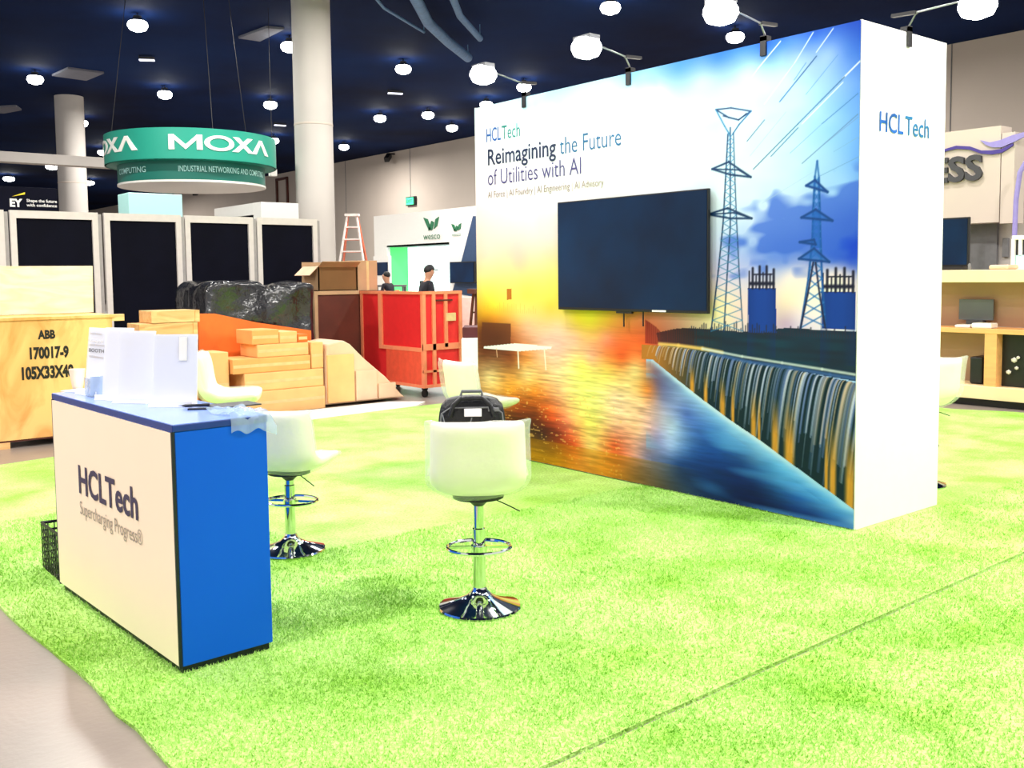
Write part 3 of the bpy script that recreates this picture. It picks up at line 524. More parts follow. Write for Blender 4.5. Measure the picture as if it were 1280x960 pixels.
# ================================================================== COUNTER
CT = thing('display_counter', 'blue and cream reception counter with company lettering, standing on the turf', 'counter', (1.361, 3.775, 0), 0.04)
cw_, cd_, ch_ = 1.498, 0.402, 1.016
MB().box(0.015, cd_ - 0.01, 0.015, cw_ - 0.015, 0.012, 0.05).build('plinth', 'navy', CT, world=False)
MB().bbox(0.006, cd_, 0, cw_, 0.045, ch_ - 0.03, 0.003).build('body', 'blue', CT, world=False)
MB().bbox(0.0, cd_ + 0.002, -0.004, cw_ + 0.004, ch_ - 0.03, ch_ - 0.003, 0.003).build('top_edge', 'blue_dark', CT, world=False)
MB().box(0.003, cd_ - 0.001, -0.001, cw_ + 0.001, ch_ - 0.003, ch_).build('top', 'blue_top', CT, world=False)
FPN = MB().box(-0.004, 0.006, 0.008, cw_ - 0.012, 0.05, ch_ - 0.034).build('front_panel', 'cream_panel', CT, world=False)
MB().box(-0.003, 0.012, 0.0, 0.010, 0.04, ch_ - 0.03).build('corner_trim', 'navy', CT, world=False); MB().box(-0.003, 0.012, cw_ - 0.012, cw_, 0.04, ch_ - 0.03).build('corner_trim', 'navy', CT, world=False)
def ctext(s, y, z, width, cap, m, bold=0): 
    v, fs = text_mesh(s, bold); x0, x1 = v[:, 0].min(), v[:, 0].max()
    o = MB().add([(-0.007, y - (q[0] - x0) * width / (x1 - x0), z + q[1] * cap / CAP) for q in v], fs).build('lettering', m, FPN, world=False, fix=False); return o
ctext('HCLTech', 1.118, 0.574, 0.745, 0.128, 'ink_navy', 0.022)
ctext('Supercharging Progress®', 1.115, 0.470, 0.78, 0.062, 'ink_grey', -0.004)
def on_top(x, y, z=0):
    th_ = 0.04; return (1.361 + x * math.cos(th_) - y * math.sin(th_), 3.775 + x * math.sin(th_) + y * math.cos(th_), ch_ + z)
def holder(label, a, b, h, printed=False, tab=False):
    """slanted sheet in an L-shaped stand, foot of the sheet from a to b (counter coordinates)"""
    A = Vector(on_top(*a)); Bp = Vector(on_top(*b)); t = thing('brochure_stand', label, 'brochure stand', A, 0, 'white stand sheets on the counter')
    d = (Bp - A).normalized(); n = Vector((d.y, -d.x, 0))
    if n.dot(Vector((-1, -1, 0))) < 0: n = -n
    L = (Bp - A).length; up = (Vector((0, 0, 1)) - n * 0.12).normalized(); fwd = up.cross(d).normalized()
    c = A + d * L / 2 + up * (h / 2 + 0.004)
    MB().obox(c, d, fwd, up, L / 2, 0.0015, h / 2).build('sheet', 'paper', t)
    MB().obox(c + n * 0.006, d, fwd, up, L / 2 + 0.002, 0.001, h / 2 + 0.002).build('cover', 'acrylic', t)
    MB().obox(A + d * L / 2 + n * 0.025 + Vector((0, 0, 0.002)), d, n, (0, 0, 1), L / 2, 0.03, 0.0015).build('foot', 'paper', t)
    MB().obox(A + d * L / 2 + n * 0.05 + Vector((0, 0, 0.013)), d, n, (0, 0, 1), L / 2, 0.0012, 0.012).build('lip', 'paper', t)
    if printed:
        q = A + n * 0.012
        def row(s, x, z, w_, cp, m): text('lettering', s, q + d * (L * x) + up * (h * z), d, L * w_, cp, m, t, up=up, bold=0.01)
        row('HCLTech', 0.12, 0.91, 0.55, 0.009, 'ink_grey'); row('Reimagining', 0.14, 0.80, 0.60, 0.010, 'ink_pale'); row('the Future', 0.12, 0.74, 0.72, 0.010, 'ink_grey')
        row('BOOTH', 0.12, 0.645, 0.72, 0.017, 'ink_black'); row('AI Advisory', 0.14, 0.56, 0.68, 0.010, 'ink_grey')
    if tab: MB().obox(c + d * L * 0.18 + up * h * 0.3 + n * 0.009, d, fwd, up, L * 0.09, 0.001, h * 0.17).build('tab', 'white', t)
    return t
holder('white stand sheet with small printed lines, at the left end of the counter', (0.127, 1.379), (0.153, 1.161), 0.325, printed=True)
holder('blank white stand sheet just right of the printed one on the counter', (0.108, 1.073), (0.178, 0.913), 0.335)
holder('blank white stand sheet in the middle of the counter row', (0.118, 0.891), (0.221, 0.742), 0.325)
holder('blank white stand sheet at the right end of the counter row, beside the pen', (0.177, 0.629), (0.315, 0.485), 0.315, tab=True)
# small acrylic card box below the printed sheet
cb = thing('card_box', 'small clear card box in front of the printed sheet on the counter', 'card box', on_top(*(0.112, 1.205)))
p = Vector(on_top(*(0.112, 1.205))); MB().box(p.x - 0.03, p.x + 0.03, p.y - 0.045, p.y + 0.045, p.z + 0.001, p.z + 0.006).box(p.x - 0.032, p.x - 0.029, p.y - 0.045, p.y + 0.045, p.z + 0.006, p.z + 0.09).box(p.x - 0.03, p.x + 0.03, p.y - 0.045, p.y - 0.042, p.z + 0.006, p.z + 0.10).build('tray', 'clear_plastic', cb)
MB().box(p.x - 0.022, p.x + 0.022, p.y - 0.04, p.y + 0.04, p.z + 0.007, p.z + 0.10).build('card_stack', 'paper', cb)
# pen and dark seat reflection
P0 = Vector(on_top(*(0.223, 0.466))); P1 = Vector(on_top(*(0.332, 0.39))); dd = (P1 - P0).normalized()
pen = thing('pen', 'dark blue ballpoint pen lying on the counter top', 'pen', P0)
z9 = Vector((0, 0, 0.010)); MB().tube([P0 + z9 + dd * 0.015, P0 + z9 + dd * 0.03, P1 + z9], 0.006, 10, radii=[0.003, 0.007, 0.007]).build('barrel', 'navy', pen)
MB().tube([P0 + z9, P0 + z9 + dd * 0.018], 0.003, 8, radii=[0.001, 0.003]).build('tip', 'chrome', pen); MB().bar(P0 + z9 + dd * 0.10 + Vector((0, 0, 0.008)), P1 + z9 + Vector((0, 0, 0.008)), 0.003).build('clip', 'chrome', pen)
fo = tag(MB().obox(Vector(on_top(*(0.268, 0.345), 0.004)) , dd, (-dd.y, dd.x, 0), (0, 0, 1), 0.05, 0.012, 0.0035).build('card_case', 'navy'), 'flat dark blue card case lying beside the pen', 'card case')
fp = tag(MB().obox(Vector(on_top(*(0.432, 0.363), 0.004)), (1, 0, 0), (0, 1, 0), (0, 0, 1), 0.10, 0.07, 0.003).build('reflection', 'dark_grey'), 'dark grey plate for the seat reflection at the back right corner of the counter top', 'reflection')  # dark plate imitates the stool seat reflected in the counter top
# crumpled film over the far right corner
def crumple(nx, ny, f):
    vs = []; fs = []
    for i in range(nx):
        for k in range(ny): vs.append(f(i / (nx - 1), k / (ny - 1)))
    for i in range(nx - 1):
        for k in range(ny - 1): fs.append((i * ny + k, i * ny + k + 1, (i + 1) * ny + k + 1, (i + 1) * ny + k))
    return vs, fs
def film_f(a, b):
    x = cd_ - 0.16 + a * 0.20; y = -0.03 + b * 0.26; z = 0.012 + 0.012 * math.sin(a * 9 + b * 7) + 0.006 * math.sin(a * 23) * math.sin(b * 19)
    if y < 0: z = -0.06 * (-y / 0.03) + 0.01 * math.sin(a * 14); y = -0.008 - 0.01 * abs(math.sin(a * 9))
    if x > cd_: z -= 0.04 * ((x - cd_) / 0.04)
    return on_top(x, y, max(z, 0.003) if (y >= 0 and x <= cd_) else z)
vs, fs = crumple(26, 26, film_f); fl = MB().add(vs, fs, True).build('plastic_film', 'clear_plastic'); tag(fl, 'crumpled clear plastic film over the back right corner of the counter', 'plastic film')
# crumpled cream paper at left end
q = Vector(on_top(*(0.151, 1.452))) + Vector((0.0, 0.14, 0)); cu_ = MB().lathe([(0.024, 0.002), (0.028, 0.02), (0.036, 0.07), (0.040, 0.105), (0.037, 0.105), (0.026, 0.012)], q, 16).build('paper_cup', 'cream_panel'); tag(cu_, 'cream paper cup standing behind the printed sheet at the counter left end', 'cup')
cl_ = tag(MB().obox(Vector(on_top(*(0.139, 1.465), 0.003)), (1, 0.4, 0), (-0.4, 1, 0), (0, 0, 1), 0.06, 0.09, 0.002).build('paper_sheet', 'paper'), 'loose white paper lying flat at the left end of the counter', 'paper')
# mesh basket behind the left end
bk = thing('mesh_basket', 'black perforated basket on the turf just behind the counter left end', 'basket', (1.50, 5.60, 0.014))
def frame_wall(mb, a, b, z0, z1, n):
    a, b = Vector(a), Vector(b)
    for i in range(n + 1): p_ = a + (b - a) * i / n; mb.bar((p_.x, p_.y, z0), (p_.x, p_.y, z1), 0.012, 0.004)
    for i in range(7): z = z0 + (z1 - z0) * i / 6; mb.bar((a.x, a.y, z), (b.x, b.y, z), 0.004, 0.012)
mb = MB(); c4 = [(1.33, 5.40), (1.33, 5.72), (1.62, 5.72), (1.62, 5.40)]
for i in range(4): frame_wall(mb, (*c4[i], 0), (*c4[(i + 1) % 4], 0), 0.02, 0.26, 9)
mb.build('mesh_side', 'black', bk); MB().box(1.33, 1.62, 5.40, 5.72, 0.014, 0.024).build('bottom', 'black', bk)
MB().tube([(1.33, 5.40, 0.265), (1.33, 5.72, 0.265), (1.62, 5.72, 0.265), (1.62, 5.40, 0.265)], 0.007, 8, True).build('rim', 'black', bk)

# ================================================================== BAR STOOLS
def make_stool(label, loc, rz, wrap=True, dz=0.0):
    """seat looks along local +Y; the back is at -Y"""
    t = thing('bar_stool', label, 'bar stool', loc, rz, 'white bar stools on the turf')
    MB().lathe([(0.0, 0.0), (0.192, 0.0), (0.197, 0.006), (0.192, 0.014), (0.150, 0.026), (0.10, 0.042), (0.06, 0.062), (0.038, 0.085), (0.032, 0.10), (0.0, 0.10)], (0, 0, 0), 48, cap=False).build('base', 'chrome', t, world=False)
    MB().lathe([(0.030, 0.09), (0.030, 0.38), (0.024, 0.385), (0.024, 0.50 + dz)], (0, 0, 0), 24).build('column', 'chrome', t, world=False)
    ring = [(0.15 * math.cos(a), 0.02 + 0.13 * math.sin(a), 0.285) for a in [i * 2 * math.pi / 40 for i in range(40)]]
    MB().tube(ring, 0.009, 8, True).bar((-0.15, 0.02, 0.285), (0.15, 0.02, 0.285), 0.012).lathe([(0.038, 0.265), (0.038, 0.30)], (0, 0, 0), 20).build('footrest', 'chrome', t, world=False)
    sp_ = MB().lathe([(0.024, 0.49 + dz), (0.05, 0.515 + dz), (0.12, 0.53 + dz), (0.12, 0.545 + dz)], (0, 0, 0), 24).build('seat_plate', 'black', t, world=False)
    MB().tube([(0.06, 0.0, 0.525 + dz), (0.14, -0.06, 0.50 + dz), (0.19, -0.09, 0.48 + dz)], 0.003, 8).build('lever', 'black', sp_, world=False)
    # shell: profile of the middle surface in (y, z), from front lip to back top
    prof = [(0.22, 0.585), (0.19, 0.592), (0.08, 0.585), (-0.06, 0.583), (-0.14, 0.60), (-0.175, 0.65), (-0.19, 0.73), (-0.20, 0.82), (-0.215, 0.885), (-0.225, 0.915)]
    prof = [(a_, b_ + dz) for a_, b_ in prof]
    nw = 9; vs = []; n = len(prof)
    def layer(sgn):
        out = []
        for i, (y, z) in enumerate(prof):
            a = prof[max(i - 1, 0)]; b = prof[min(i + 1, n - 1)]; ty, tz = b[0] - a[0], b[1] - a[1]; l = math.hypot(ty, tz); ny, nz_ = tz / l, -ty / l   # outward (below/behind)
            edge = 0.022 if i in (0, n - 1) else 0.038
            for k in range(nw):
                s = k / (nw - 1) * 2 - 1; W_ = 0.225 if i < 5 else 0.225 - 0.012 * (i - 4) / 5
                x = math.copysign(W_ * (abs(s) ** 0.85), s); e = edge * (1 - 0.45 * abs(s) ** 4)
                lift = 0.05 * abs(s) ** 3 * (0.6 if i < 4 else 1.0)
                yy = y + sgn * ny * (-e) * -1 * 1.0; zz_ = z + sgn * nz_ * e
                if sgn < 0: yy = y - ny * e; zz_ = z - nz_ * e
                # wings curl to the inside of the seat
                out.append((x, (y + sgn * (-tz / l) * e * 1.0) + (lift * (1 if i >= 4 else 0)), (z + sgn * (ty / l) * e) + (lift * (1 if i < 5 else 0.0))))
        return out
    A_, B_ = layer(1), layer(-1); vs = A_ + B_; o = n * nw; fs = []
    for i in range(n - 1):
        for k in range(nw - 1):
            fs.append((i * nw + k, i * nw + k + 1, (i + 1) * nw + k + 1, (i + 1) * nw + k)); fs.append((o + i * nw + k, o + (i + 1) * nw + k, o + (i + 1) * nw + k + 1, o + i * nw + k + 1))
    for i in range(n - 1):
        for k in (0, nw - 1): fs.append((i * nw + k, (i + 1) * nw + k, o + (i + 1) * nw + k, o + i * nw + k))
    for k in range(nw - 1):
        for i in (0, n - 1): fs.append((i * nw + k, i * nw + k + 1, o + i * nw + k + 1, o + i * nw + k))
    s_ = MB().add(vs, fs, True).build('seat_shell', 'leather', t, world=False); smooth_mod(s_, 2); s_.data.set_sharp_from_angle(angle=3.1)
    if wrap:
        rr = random.Random(int(abs(loc[0]) * 1000)); W = []
        for (x, y, z) in vs:
            W.append((x * (1.07 + 0.05 * rr.random()), y * 1.03 - 0.012 - 0.012 * rr.random() + (0 if y > -0.1 else -0.006), z + 0.006 + 0.018 * (rr.random() - 0.4) - (0.02 if z < 0.57 + dz else 0)))
        # loose corners of film
        for idx in (o + (n - 1) * nw, o + n * nw - 1): W[idx] = (W[idx][0] * 1.12, W[idx][1] - 0.02, W[idx][2] + 0.02)
        f_ = MB().add(W, fs, True).build('plastic_wrap', 'plastic_film', s_, world=False); smooth_mod(f_, 2)
    return t
fx, fy = 0.60, 0.80
face_away = math.atan2(-fx, fy)   # local +Y towards (fx, fy)
make_stool('white bar stool in front, its back to us, with a black bag on the seat', (2.74, 3.63, 0.016), face_away)
make_stool('white plastic-wrapped bar stool just right of the blue counter end', (2.51, 5.12, 0.016), face_away - 0.25, dz=-0.08)
make_stool('white bar stool seen side-on over the counter top, behind the white stand sheets', (2.906, 6.861, 0.016), face_away - 1.45, dz=0.11)
make_stool('white bar stool farthest back, half hidden by the black bag', (4.443, 5.851, 0.016), face_away - 1.0, dz=0.02)
make_stool('white bar stool behind the narrow white end of the mural wall', (6.81, 3.65, 0.016), face_away + 0.2, dz=0.03)
# black bag on the middle stool
c0 = Vector((2.74, 3.63, 0)) + Vector((fx, fy, 0)) * 0.015 - Vector((fy, -fx, 0)) * 0.025; bg = thing('shoulder_bag', 'black zipped bag with a tag, standing on the seat of the front stool', 'bag', (c0.x, c0.y, 0.632), face_away)
rw, rd, rh = 0.165, 0.085, 0.395
bm = bmesh.new(); bmesh.ops.create_cube(bm, size=1); bmesh.ops.subdivide_edges(bm, edges=bm.edges[:], cuts=3, use_grid_fill=True)
for v in bm.verts:
    tz = v.co.z + 0.5; k = 1 - 0.28 * max(0, tz - 0.55) ** 1.2 / 0.45 ** 1.2 * (abs(v.co.x) * 2) ** 2; v.co.x *= 2 * rw * (1 - 0.12 * tz ** 3); v.co.y *= 2 * rd * (1 - 0.35 * tz); v.co.z = tz * rh * (1 - 0.07 * (abs(v.co.x) / rw) ** 3 * tz)
bmesh.ops.bevel(bm, geom=[e for e in bm.edges if e.calc_face_angle(0) > 1.0], offset=0.02, segments=2, affect='EDGES')
me = bpy.data.meshes.new('body'); bm.to_mesh(me); bm.free(); me.materials.append(MATS['bag_black']); bo = bpy.data.objects.new('body', me); COL.objects.link(bo); bo.parent = bg; smooth_mod(bo, 1)
zt = rh * 0.98
MB().tube([(-0.10, -0.075, zt - 0.085), (-0.085, -0.085, zt - 0.03), (-0.05, -0.07, zt + 0.0), (0.05, -0.07, zt + 0.0), (0.085, -0.085, zt - 0.03), (0.10, -0.075, zt - 0.085)], 0.011, 10).build('handle', 'bag_black', bg, world=False)
MB().tube([(-0.05, -0.03, zt + 0.005), (-0.045, -0.03, zt + 0.028), (0.045, -0.03, zt + 0.028), (0.05, -0.03, zt + 0.005)], 0.008, 8).build('trolley_grip', 'bag_grey', bg, world=False)
MB().tube([(-0.155, -0.062, zt - 0.20), (-0.14, -0.066, zt - 0.07), (-0.10, -0.06, zt - 0.045), (0.10, -0.06, zt - 0.045), (0.14, -0.066, zt - 0.07), (0.155, -0.062, zt - 0.20)], 0.004, 6).build('zip', 'bag_grey', bo, world=False)
MB().bbox(-0.035, 0.045, -0.094, -0.088, zt - 0.082, zt - 0.045, 0.002).build('name_tag', 'paper', bo, world=False)
MB().bbox(0.075, 0.125, -0.080, -0.066, zt - 0.062, zt - 0.045, 0.003).build('buckle', 'bag_grey', bo, world=False)
MB().tube([(0.0, -0.10, zt - 0.085), (-0.02, -0.105, zt - 0.15), (-0.07, -0.105, zt - 0.17), (-0.12, -0.10, zt - 0.13), (-0.135, -0.09, zt - 0.07)], 0.003, 6).build('cord', 'bag_grey', bg, world=False)

# ================================================================== WOODEN CRATE (left)
crate = thing('shipping_crate', 'large plywood shipping crate stencilled with black characters, beside the turf', 'crate', (1.5, 10.1, 0))
CX1 = 3.085; CX0 = 0.42
cfp = MB().bbox(CX0, CX1, 10.10, 10.115, 0.07, 1.205, 0.003).build('front_panel', 'plywood', crate)
MB().box(CX1 - 0.015, CX1, 10.115, 10.93, 0.07, 1.19).build('side_panel', 'plywood', crate)
MB().box(CX0, CX0 + 0.015, 10.115, 10.93, 0.07, 1.19).build('side_panel', 'plywood', crate)
MB().box(CX0, CX1, 10.93, 10.945, 0.07, 1.19).build('back_panel', 'plywood', crate)
MB().bbox(CX0 - 0.01, CX1 + 0.02, 10.09, 10.95, 1.205, 1.235, 0.003).build('lid', 'plywood', crate)
MB().box(CX0, CX1, 10.10, 10.94, 0.062, 0.078).build('base_board', 'brown', crate)
for x in (0.5, 1.5, 2.02):
    MB().box(x, x + 0.09, 10.1, 10.93, 0, 0.062).build('skid', 'timber', crate)
MB().box(2.75, 2.86, 10.25, 10.93, 0, 0.062).build('skid', 'black', crate)
MB().box(CX1, CX1 + 0.12, 10.10, 10.20, 1.17, 1.235).build('cleat', 'timber', crate)
MB().box(CX1, CX1 + 0.02, 10.2, 10.3, 0.2, 1.17).build('side_batten', 'timber', crate)
for s, (x0, x1, z0, z1) in (('ABB', (2.393, 2.549, 1.026, 1.102)), ('170017-9', (2.315, 2.665, 0.84, 0.94)), ('105X33X48', (2.238, 2.702, 0.649, 0.756))):
    text('stencil', s, (x0, 10.097, z0), (1, 0, 0), x1 - x0, z1 - z0, 'ink_black', cfp, bold=0.05)
pb = MB(); pb.obox(((2.95 + 0.6) / 2, 10.78, 1.484), (1, 0, 0), (0, 1, 0.06), (0, -0.06, 1), (2.95 - 0.4) / 2 + 0.06, 0.009, 0.242)
tag(pb.build('plywood_sheet', 'plywood_pale'), 'pale plywood sheet standing upright on the stencilled crate', 'plywood sheet')

# ================================================================== DISPLAY PANELS
def panel(x0, x1, label):
    t = thing('partition_unit', label, 'partition', (x0, 13.2, 0), group='black framed partition units in a row'); Y = 13.2; w_ = 0.07
    MB().box(x0, x0 + w_, Y, Y + 0.06, 0, 2.44).build('frame_post', 'aluminium', t); MB().box(x1 - w_, x1, Y, Y + 0.06, 0, 2.44).build('frame_post', 'aluminium', t)
    MB().box(x0 + w_, x1 - w_, Y, Y + 0.06, 2.345, 2.44).build('top_rail', 'aluminium', t); MB().box(x0 + w_, x1 - w_, Y, Y + 0.06, 0, 0.08).build('bottom_rail', 'aluminium', t)
    MB().box(x0 + w_, x1 - w_, Y + 0.035, Y + 0.05, 0.08, 2.345).build('infill', 'black_panel', t)
    MB().box(x1 - 0.002, x1 + 0.045, Y + 0.01, Y + 0.07, 0, 2.42).build('joining_post', 'aluminium_grey', t)
for x0, x1, lab in ((1.82, 2.81, 'black panel in a pale metal frame at the left edge, partly out of view'), (2.876, 3.907, 'black framed panel behind the plywood sheet'), (3.985, 4.989, 'black framed panel between the plywood sheet and the black wrapped load'),
                    (5.044, 6.025, 'black framed panel behind the black wrapped load'), (6.085, 7.035, 'black framed panel nearest the big column, last on the right')): panel(x0, x1, lab)
# stand towers behind the panels
tag(MB().bbox(4.89, 5.70, 15.0, 15.5, 0, 2.87, 0.01).build('kiosk_tower', 'mint'), 'pale aqua tower top showing over the black framed panels', 'tower')
bt = thing('booth_tower', 'white corner tower with a dark opening, over the panels by the big column', 'tower', (6.99, 15.0, 0))
MB().bbox(6.99, 7.66, 15.0, 15.3, 0, 2.81, 0.005).build('white_panel', 'white', bt)
MB().box(6.99, 7.10, 15.3, 16.9, 2.62, 2.81).build('header', 'white', bt); MB().box(7.05, 7.10, 15.3, 16.9, 0, 2.62).build('dark_panel', 'black_panel', bt)
ey = thing('sign_wall', 'dark exhibitor sign wall with white letters and a yellow beam, behind the panels at left', 'sign', (3.2, 18, 0))
eyb = MB().bbox(1.6, 4.68, 18.0, 18.2, 0, 3.14, 0.01).build('board', 'black_panel', ey)
for s, r_, b_ in (('EY', (3.929, 4.124, 2.813, 2.932), .05), ('Shape the future', (4.187, 4.665, 2.894, 2.941), .02), ('with confidence', (4.184, 4.662, 2.82, 2.867), .02)):
    text('lettering', s, (r_[0], 17.99, r_[2]), (1, 0, 0), r_[1] - r_[0], r_[3] - r_[2], 'white', eyb, bold=b_)
r_ = (3.959, 4.167, 2.973, 3.053); MB().prism([(r_[0], r_[2]), (r_[1], r_[3] - 0.03), (r_[1], r_[3]), (r_[0], r_[2] + 0.03)][::1] if False else [(r_[0], r_[2]), (r_[1], r_[2] + 0.045), (r_[1], r_[3])], 17.985, 17.995, 1).build('beam_mark', 'yellow', eyb)

# ================================================================== ROUND HANGING SIGN
DC = (6.982, 17.818); R1_ = 1.497; zt_, zb_, zc_ = 4.125, 3.6, 3.261
sg = thing('hanging_sign', 'round teal hanging sign with white lettering near the columns', 'hanging sign', (DC[0], DC[1], zc_))
def ring(r, z0, z1): return MB().lathe([(r - 0.03, z0), (r, z0), (r, z1), (r - 0.03, z1), (r - 0.03, z0)], (DC[0], DC[1], 0), 96, cap=False)
ub = ring(R1_, zb_, zt_).build('upper_band', 'sign_teal', sg); R2q = R1_ * 0.86
ring(R2q, zc_, zb_).build('lower_band', 'sign_teal_dark', sg)
MB().lathe([(0.0, zc_ - 0.02), (R2q + 0.01, zc_ - 0.02), (R2q + 0.01, zc_ + 0.015), (0, zc_ + 0.015)], (DC[0], DC[1], 0), 96, cap=False).build('bottom_disc', 'white', sg)
MB().lathe([(R2q, zb_), (R1_, zb_), (R1_, zb_ + 0.01), (R2q, zb_ + 0.01), (R2q, zb_)], (DC[0], DC[1], 0), 96, cap=False).build('step_ring', 'sign_teal', sg)
toC = math.atan2(-DC[1], -DC[0])       # angle of the camera seen from the sign
def drum_text(s, a0, r, z, length, cap, m, bold):
    def wf(x, y): a = a0 + x / r; return (DC[0] + (r + 0.008) * math.cos(a), DC[1] + (r + 0.008) * math.sin(a), z + y)
    text('lettering', s, (0, 0, 0), (1, 0, 0), length, cap, m, ub, bold=bold, warp=wf)
rt_ = R1_; bh = zt_ - zb_
def drum_logo(a0, r, z, length, cap):
    # heavy wide capitals: M O X and a crossbar-less A
    mb = MB(); sx = length / 4.55; sy = cap
    def pt(x, y, k): a = a0 + x * sx / r; return (DC[0] + (r + k) * math.cos(a), DC[1] + (r + k) * math.sin(a), z + y * sy)
    def quad(p0, p1, p2, p3, n=6):
        for i in range(n):
            f = lambda a, b, t: (a[0] + (b[0] - a[0]) * t, a[1] + (b[1] - a[1]) * t)
            q = [f(p0, p1, i / n), f(p0, p1, (i + 1) / n), f(p3, p2, (i + 1) / n), f(p3, p2, i / n)]; v = [pt(*c, 0.012) for c in q] + [pt(*c, 0.0) for c in q]
            mb.add(v, [(0, 1, 2, 3), (7, 6, 5, 4), (0, 4, 5, 1), (1, 5, 6, 2), (2, 6, 7, 3), (3, 7, 4, 0)])
    w_ = 0.24
    quad((0, 0), (0, 1), (w_, 1), (w_, 0)); quad((1.15, 0), (1.15, 1), (1.15 + w_, 1), (1.15 + w_, 0)); quad((w_ - .02, 1), (w_ + 0.02, 0.62), (0.70, -0.0), (0.70, 0.34)); quad((1.15 + .02, 1), (1.13, 0.62), (0.70, 0.0), (0.70, 0.34))
    n = 28
    for i in range(n):
        a, b = i * 2 * math.pi / n, (i + 1) * 2 * math.pi / n; O = lambda t, rx, ry: (2.12 + rx * math.cos(t), 0.5 + ry * math.sin(t))
        quad(O(a, .66, .52), O(b, .66, .52), O(b, .43, .33), O(a, .43, .33), 1)
    quad((2.72, 1), (3.02, 1), (3.82, 0), (3.52, 0)); quad((2.68, 0), (2.98, 0), (3.78, 1), (3.48, 1))
    quad((3.72, 0), (4.0, 0), (4.42, 1), (4.22, 1)); quad((4.62, 0), (4.92, 0), (4.40, 1), (4.20, 1))
    mb.build('lettering', 'white', ub)
drum_logo(toC - 0.25, rt_, zb_ + bh * 0.30, rt_ * 1.20, bh * 0.48); drum_logo(toC - 0.66 - 1.26, rt_, zb_ + bh * 0.30, rt_ * 1.20, bh * 0.48)
drum_text('INDUSTRIAL NETWORKING AND COMPUTING', toC - 0.18, R2q, zc_ + (zb_ - zc_) * 0.45, R2q * 1.4, (zb_ - zc_) * 0.28, 'mint', 0.01)
drum_text('COMPUTING', toC - 1.25, R2q, zc_ + (zb_ - zc_) * 0.45, R2q * 0.62, (zb_ - zc_) * 0.28, 'mint', 0.01)
for k in range(3):
    a = k * 2.09 + 0.4; MB().tube([(DC[0] + R1_ * 0.98 * math.cos(a), DC[1] + R1_ * 0.98 * math.sin(a), zt_ - 0.02), (DC[0] + R1_ * 0.7 * math.cos(a), DC[1] + R1_ * 0.7 * math.sin(a), 7.0)], 0.006, 6).build('suspension_wire', 'black', sg)

# ================================================================== CEILING FITTINGS
LP = [(7.06, 20.68, 6.78), (6.8, 27.743, 6.78), (10.21, 27.902, 6.78), (9.834, 34.546, 6.78), (10.387, 20.568, 6.78), (13.325, 27.736, 6.78), (19.92, 34.975, 6.78), (17.325, 28.021, 6.78), (13.737, 21.075, 6.78), (18.242, 26.582, 6.78), (20.474, 28.365, 6.78),
      (17.731, 21.14, 6.78), (13.88, 13.907, 6.78), (17.789, 13.954, 6.78), (16.833, 34.853, 6.78), (12.451, 48.581, 6.78), (12.117, 55.432, 6.78), (16.031, 55.484, 6.78), (18.718, 55.426, 6.78), (18.595, 23.959, 6.78), (12.805, 41.975, 6.78)]
LL = ['bright round ceiling lamp at the top left, the nearest one above the teal sign', 'round ceiling lamp left of the far column, beside a grey ceiling tile', 'round ceiling lamp just above the teal hanging sign', 'round ceiling lamp glowing at the right edge of the far column top',
      'round ceiling lamp touching the left side of the big column', 'round ceiling lamp between the teal sign and the big column', 'small round ceiling lamp low at the right side of the big column', 'round ceiling lamp above the small wall camera', 'round ceiling lamp high between the big column and the mural wall',
      'round ceiling lamp between the two small ones left of the mural wall', 'lowest small round ceiling lamp left of the mural wall', 'small round ceiling lamp just over the left end of the mural wall', 'round ceiling lamp at the top edge above the television',
      'small round ceiling lamp above the printed pylons', 'small round ceiling lamp at the right edge of the teal sign', 'tiny ceiling lamp under the pale beam at far left, next to the far column', 'tiny ceiling lamp under the pale beam, above the dark sign wall', 'tiny ceiling lamp just right of the far column, under the beam', 'tiny ceiling lamp beneath the teal sign, above the aqua tower', 'round ceiling lamp showing over the top left corner of the mural wall', 'small round ceiling lamp at the left edge of the teal sign']
def make_lamp(loc, label, r=0.17):
    t = thing('ceiling_lamp', label, 'ceiling lamp', loc, 0, 'round ceiling lamps'); x, y, z = loc
    hs = MB().lathe([(r * 0.8, 0.04), (r * 0.7, 0.08), (r * 0.4, 0.12), (r * 0.4, 0.16)], loc, 20).build('housing', 'dark_grey', t)
    MB().lathe([(r * 0.3, -0.15), (r * 0.8, -0.11), (r, -0.04), (r * 0.95, 0.02), (r * 0.8, 0.05)], loc, 20).build('lens', 'lamp', hs)
    
    MB().tube([(x, y, z + 0.15), (x, y, 7.0)], 0.012, 6).build('stem', 'black', t)
for q, l in zip(LP, LL): make_lamp((q[0], q[1], 6.78), l, 0.20 if q[1] < 30 else 0.20 if q[1] < 40 else 0.28)
for (a, b), l in ((((8.378, 24.523), (8.686, 24.352)), 'slim lit strip lamp on the ceiling right of the top left lamp'), (((15.558, 24.698), (15.964, 24.56)), 'slim lit strip lamp on the ceiling right of the big column'), (((15.56, 32.122), (15.958, 32.067)), 'slim lit strip lamp on the ceiling just left of the big column')):
    t = thing('strip_lamp', l, 'strip lamp', (a[0], a[1], 6.9), 0, 'strip lamps on the ceiling'); MB().bar((a[0], a[1], 6.93), (b[0], b[1], 6.93), 0.16, 0.05).build('housing', 'dark_grey', t); MB().bar((a[0], a[1], 6.89), (b[0], b[1], 6.89), 0.10, 0.03).build('tube', 'strip', t)
    MB().bar((a[0], a[1], 6.94), (a[0], a[1], 7.0), 0.02).build('hanger', 'black', t)
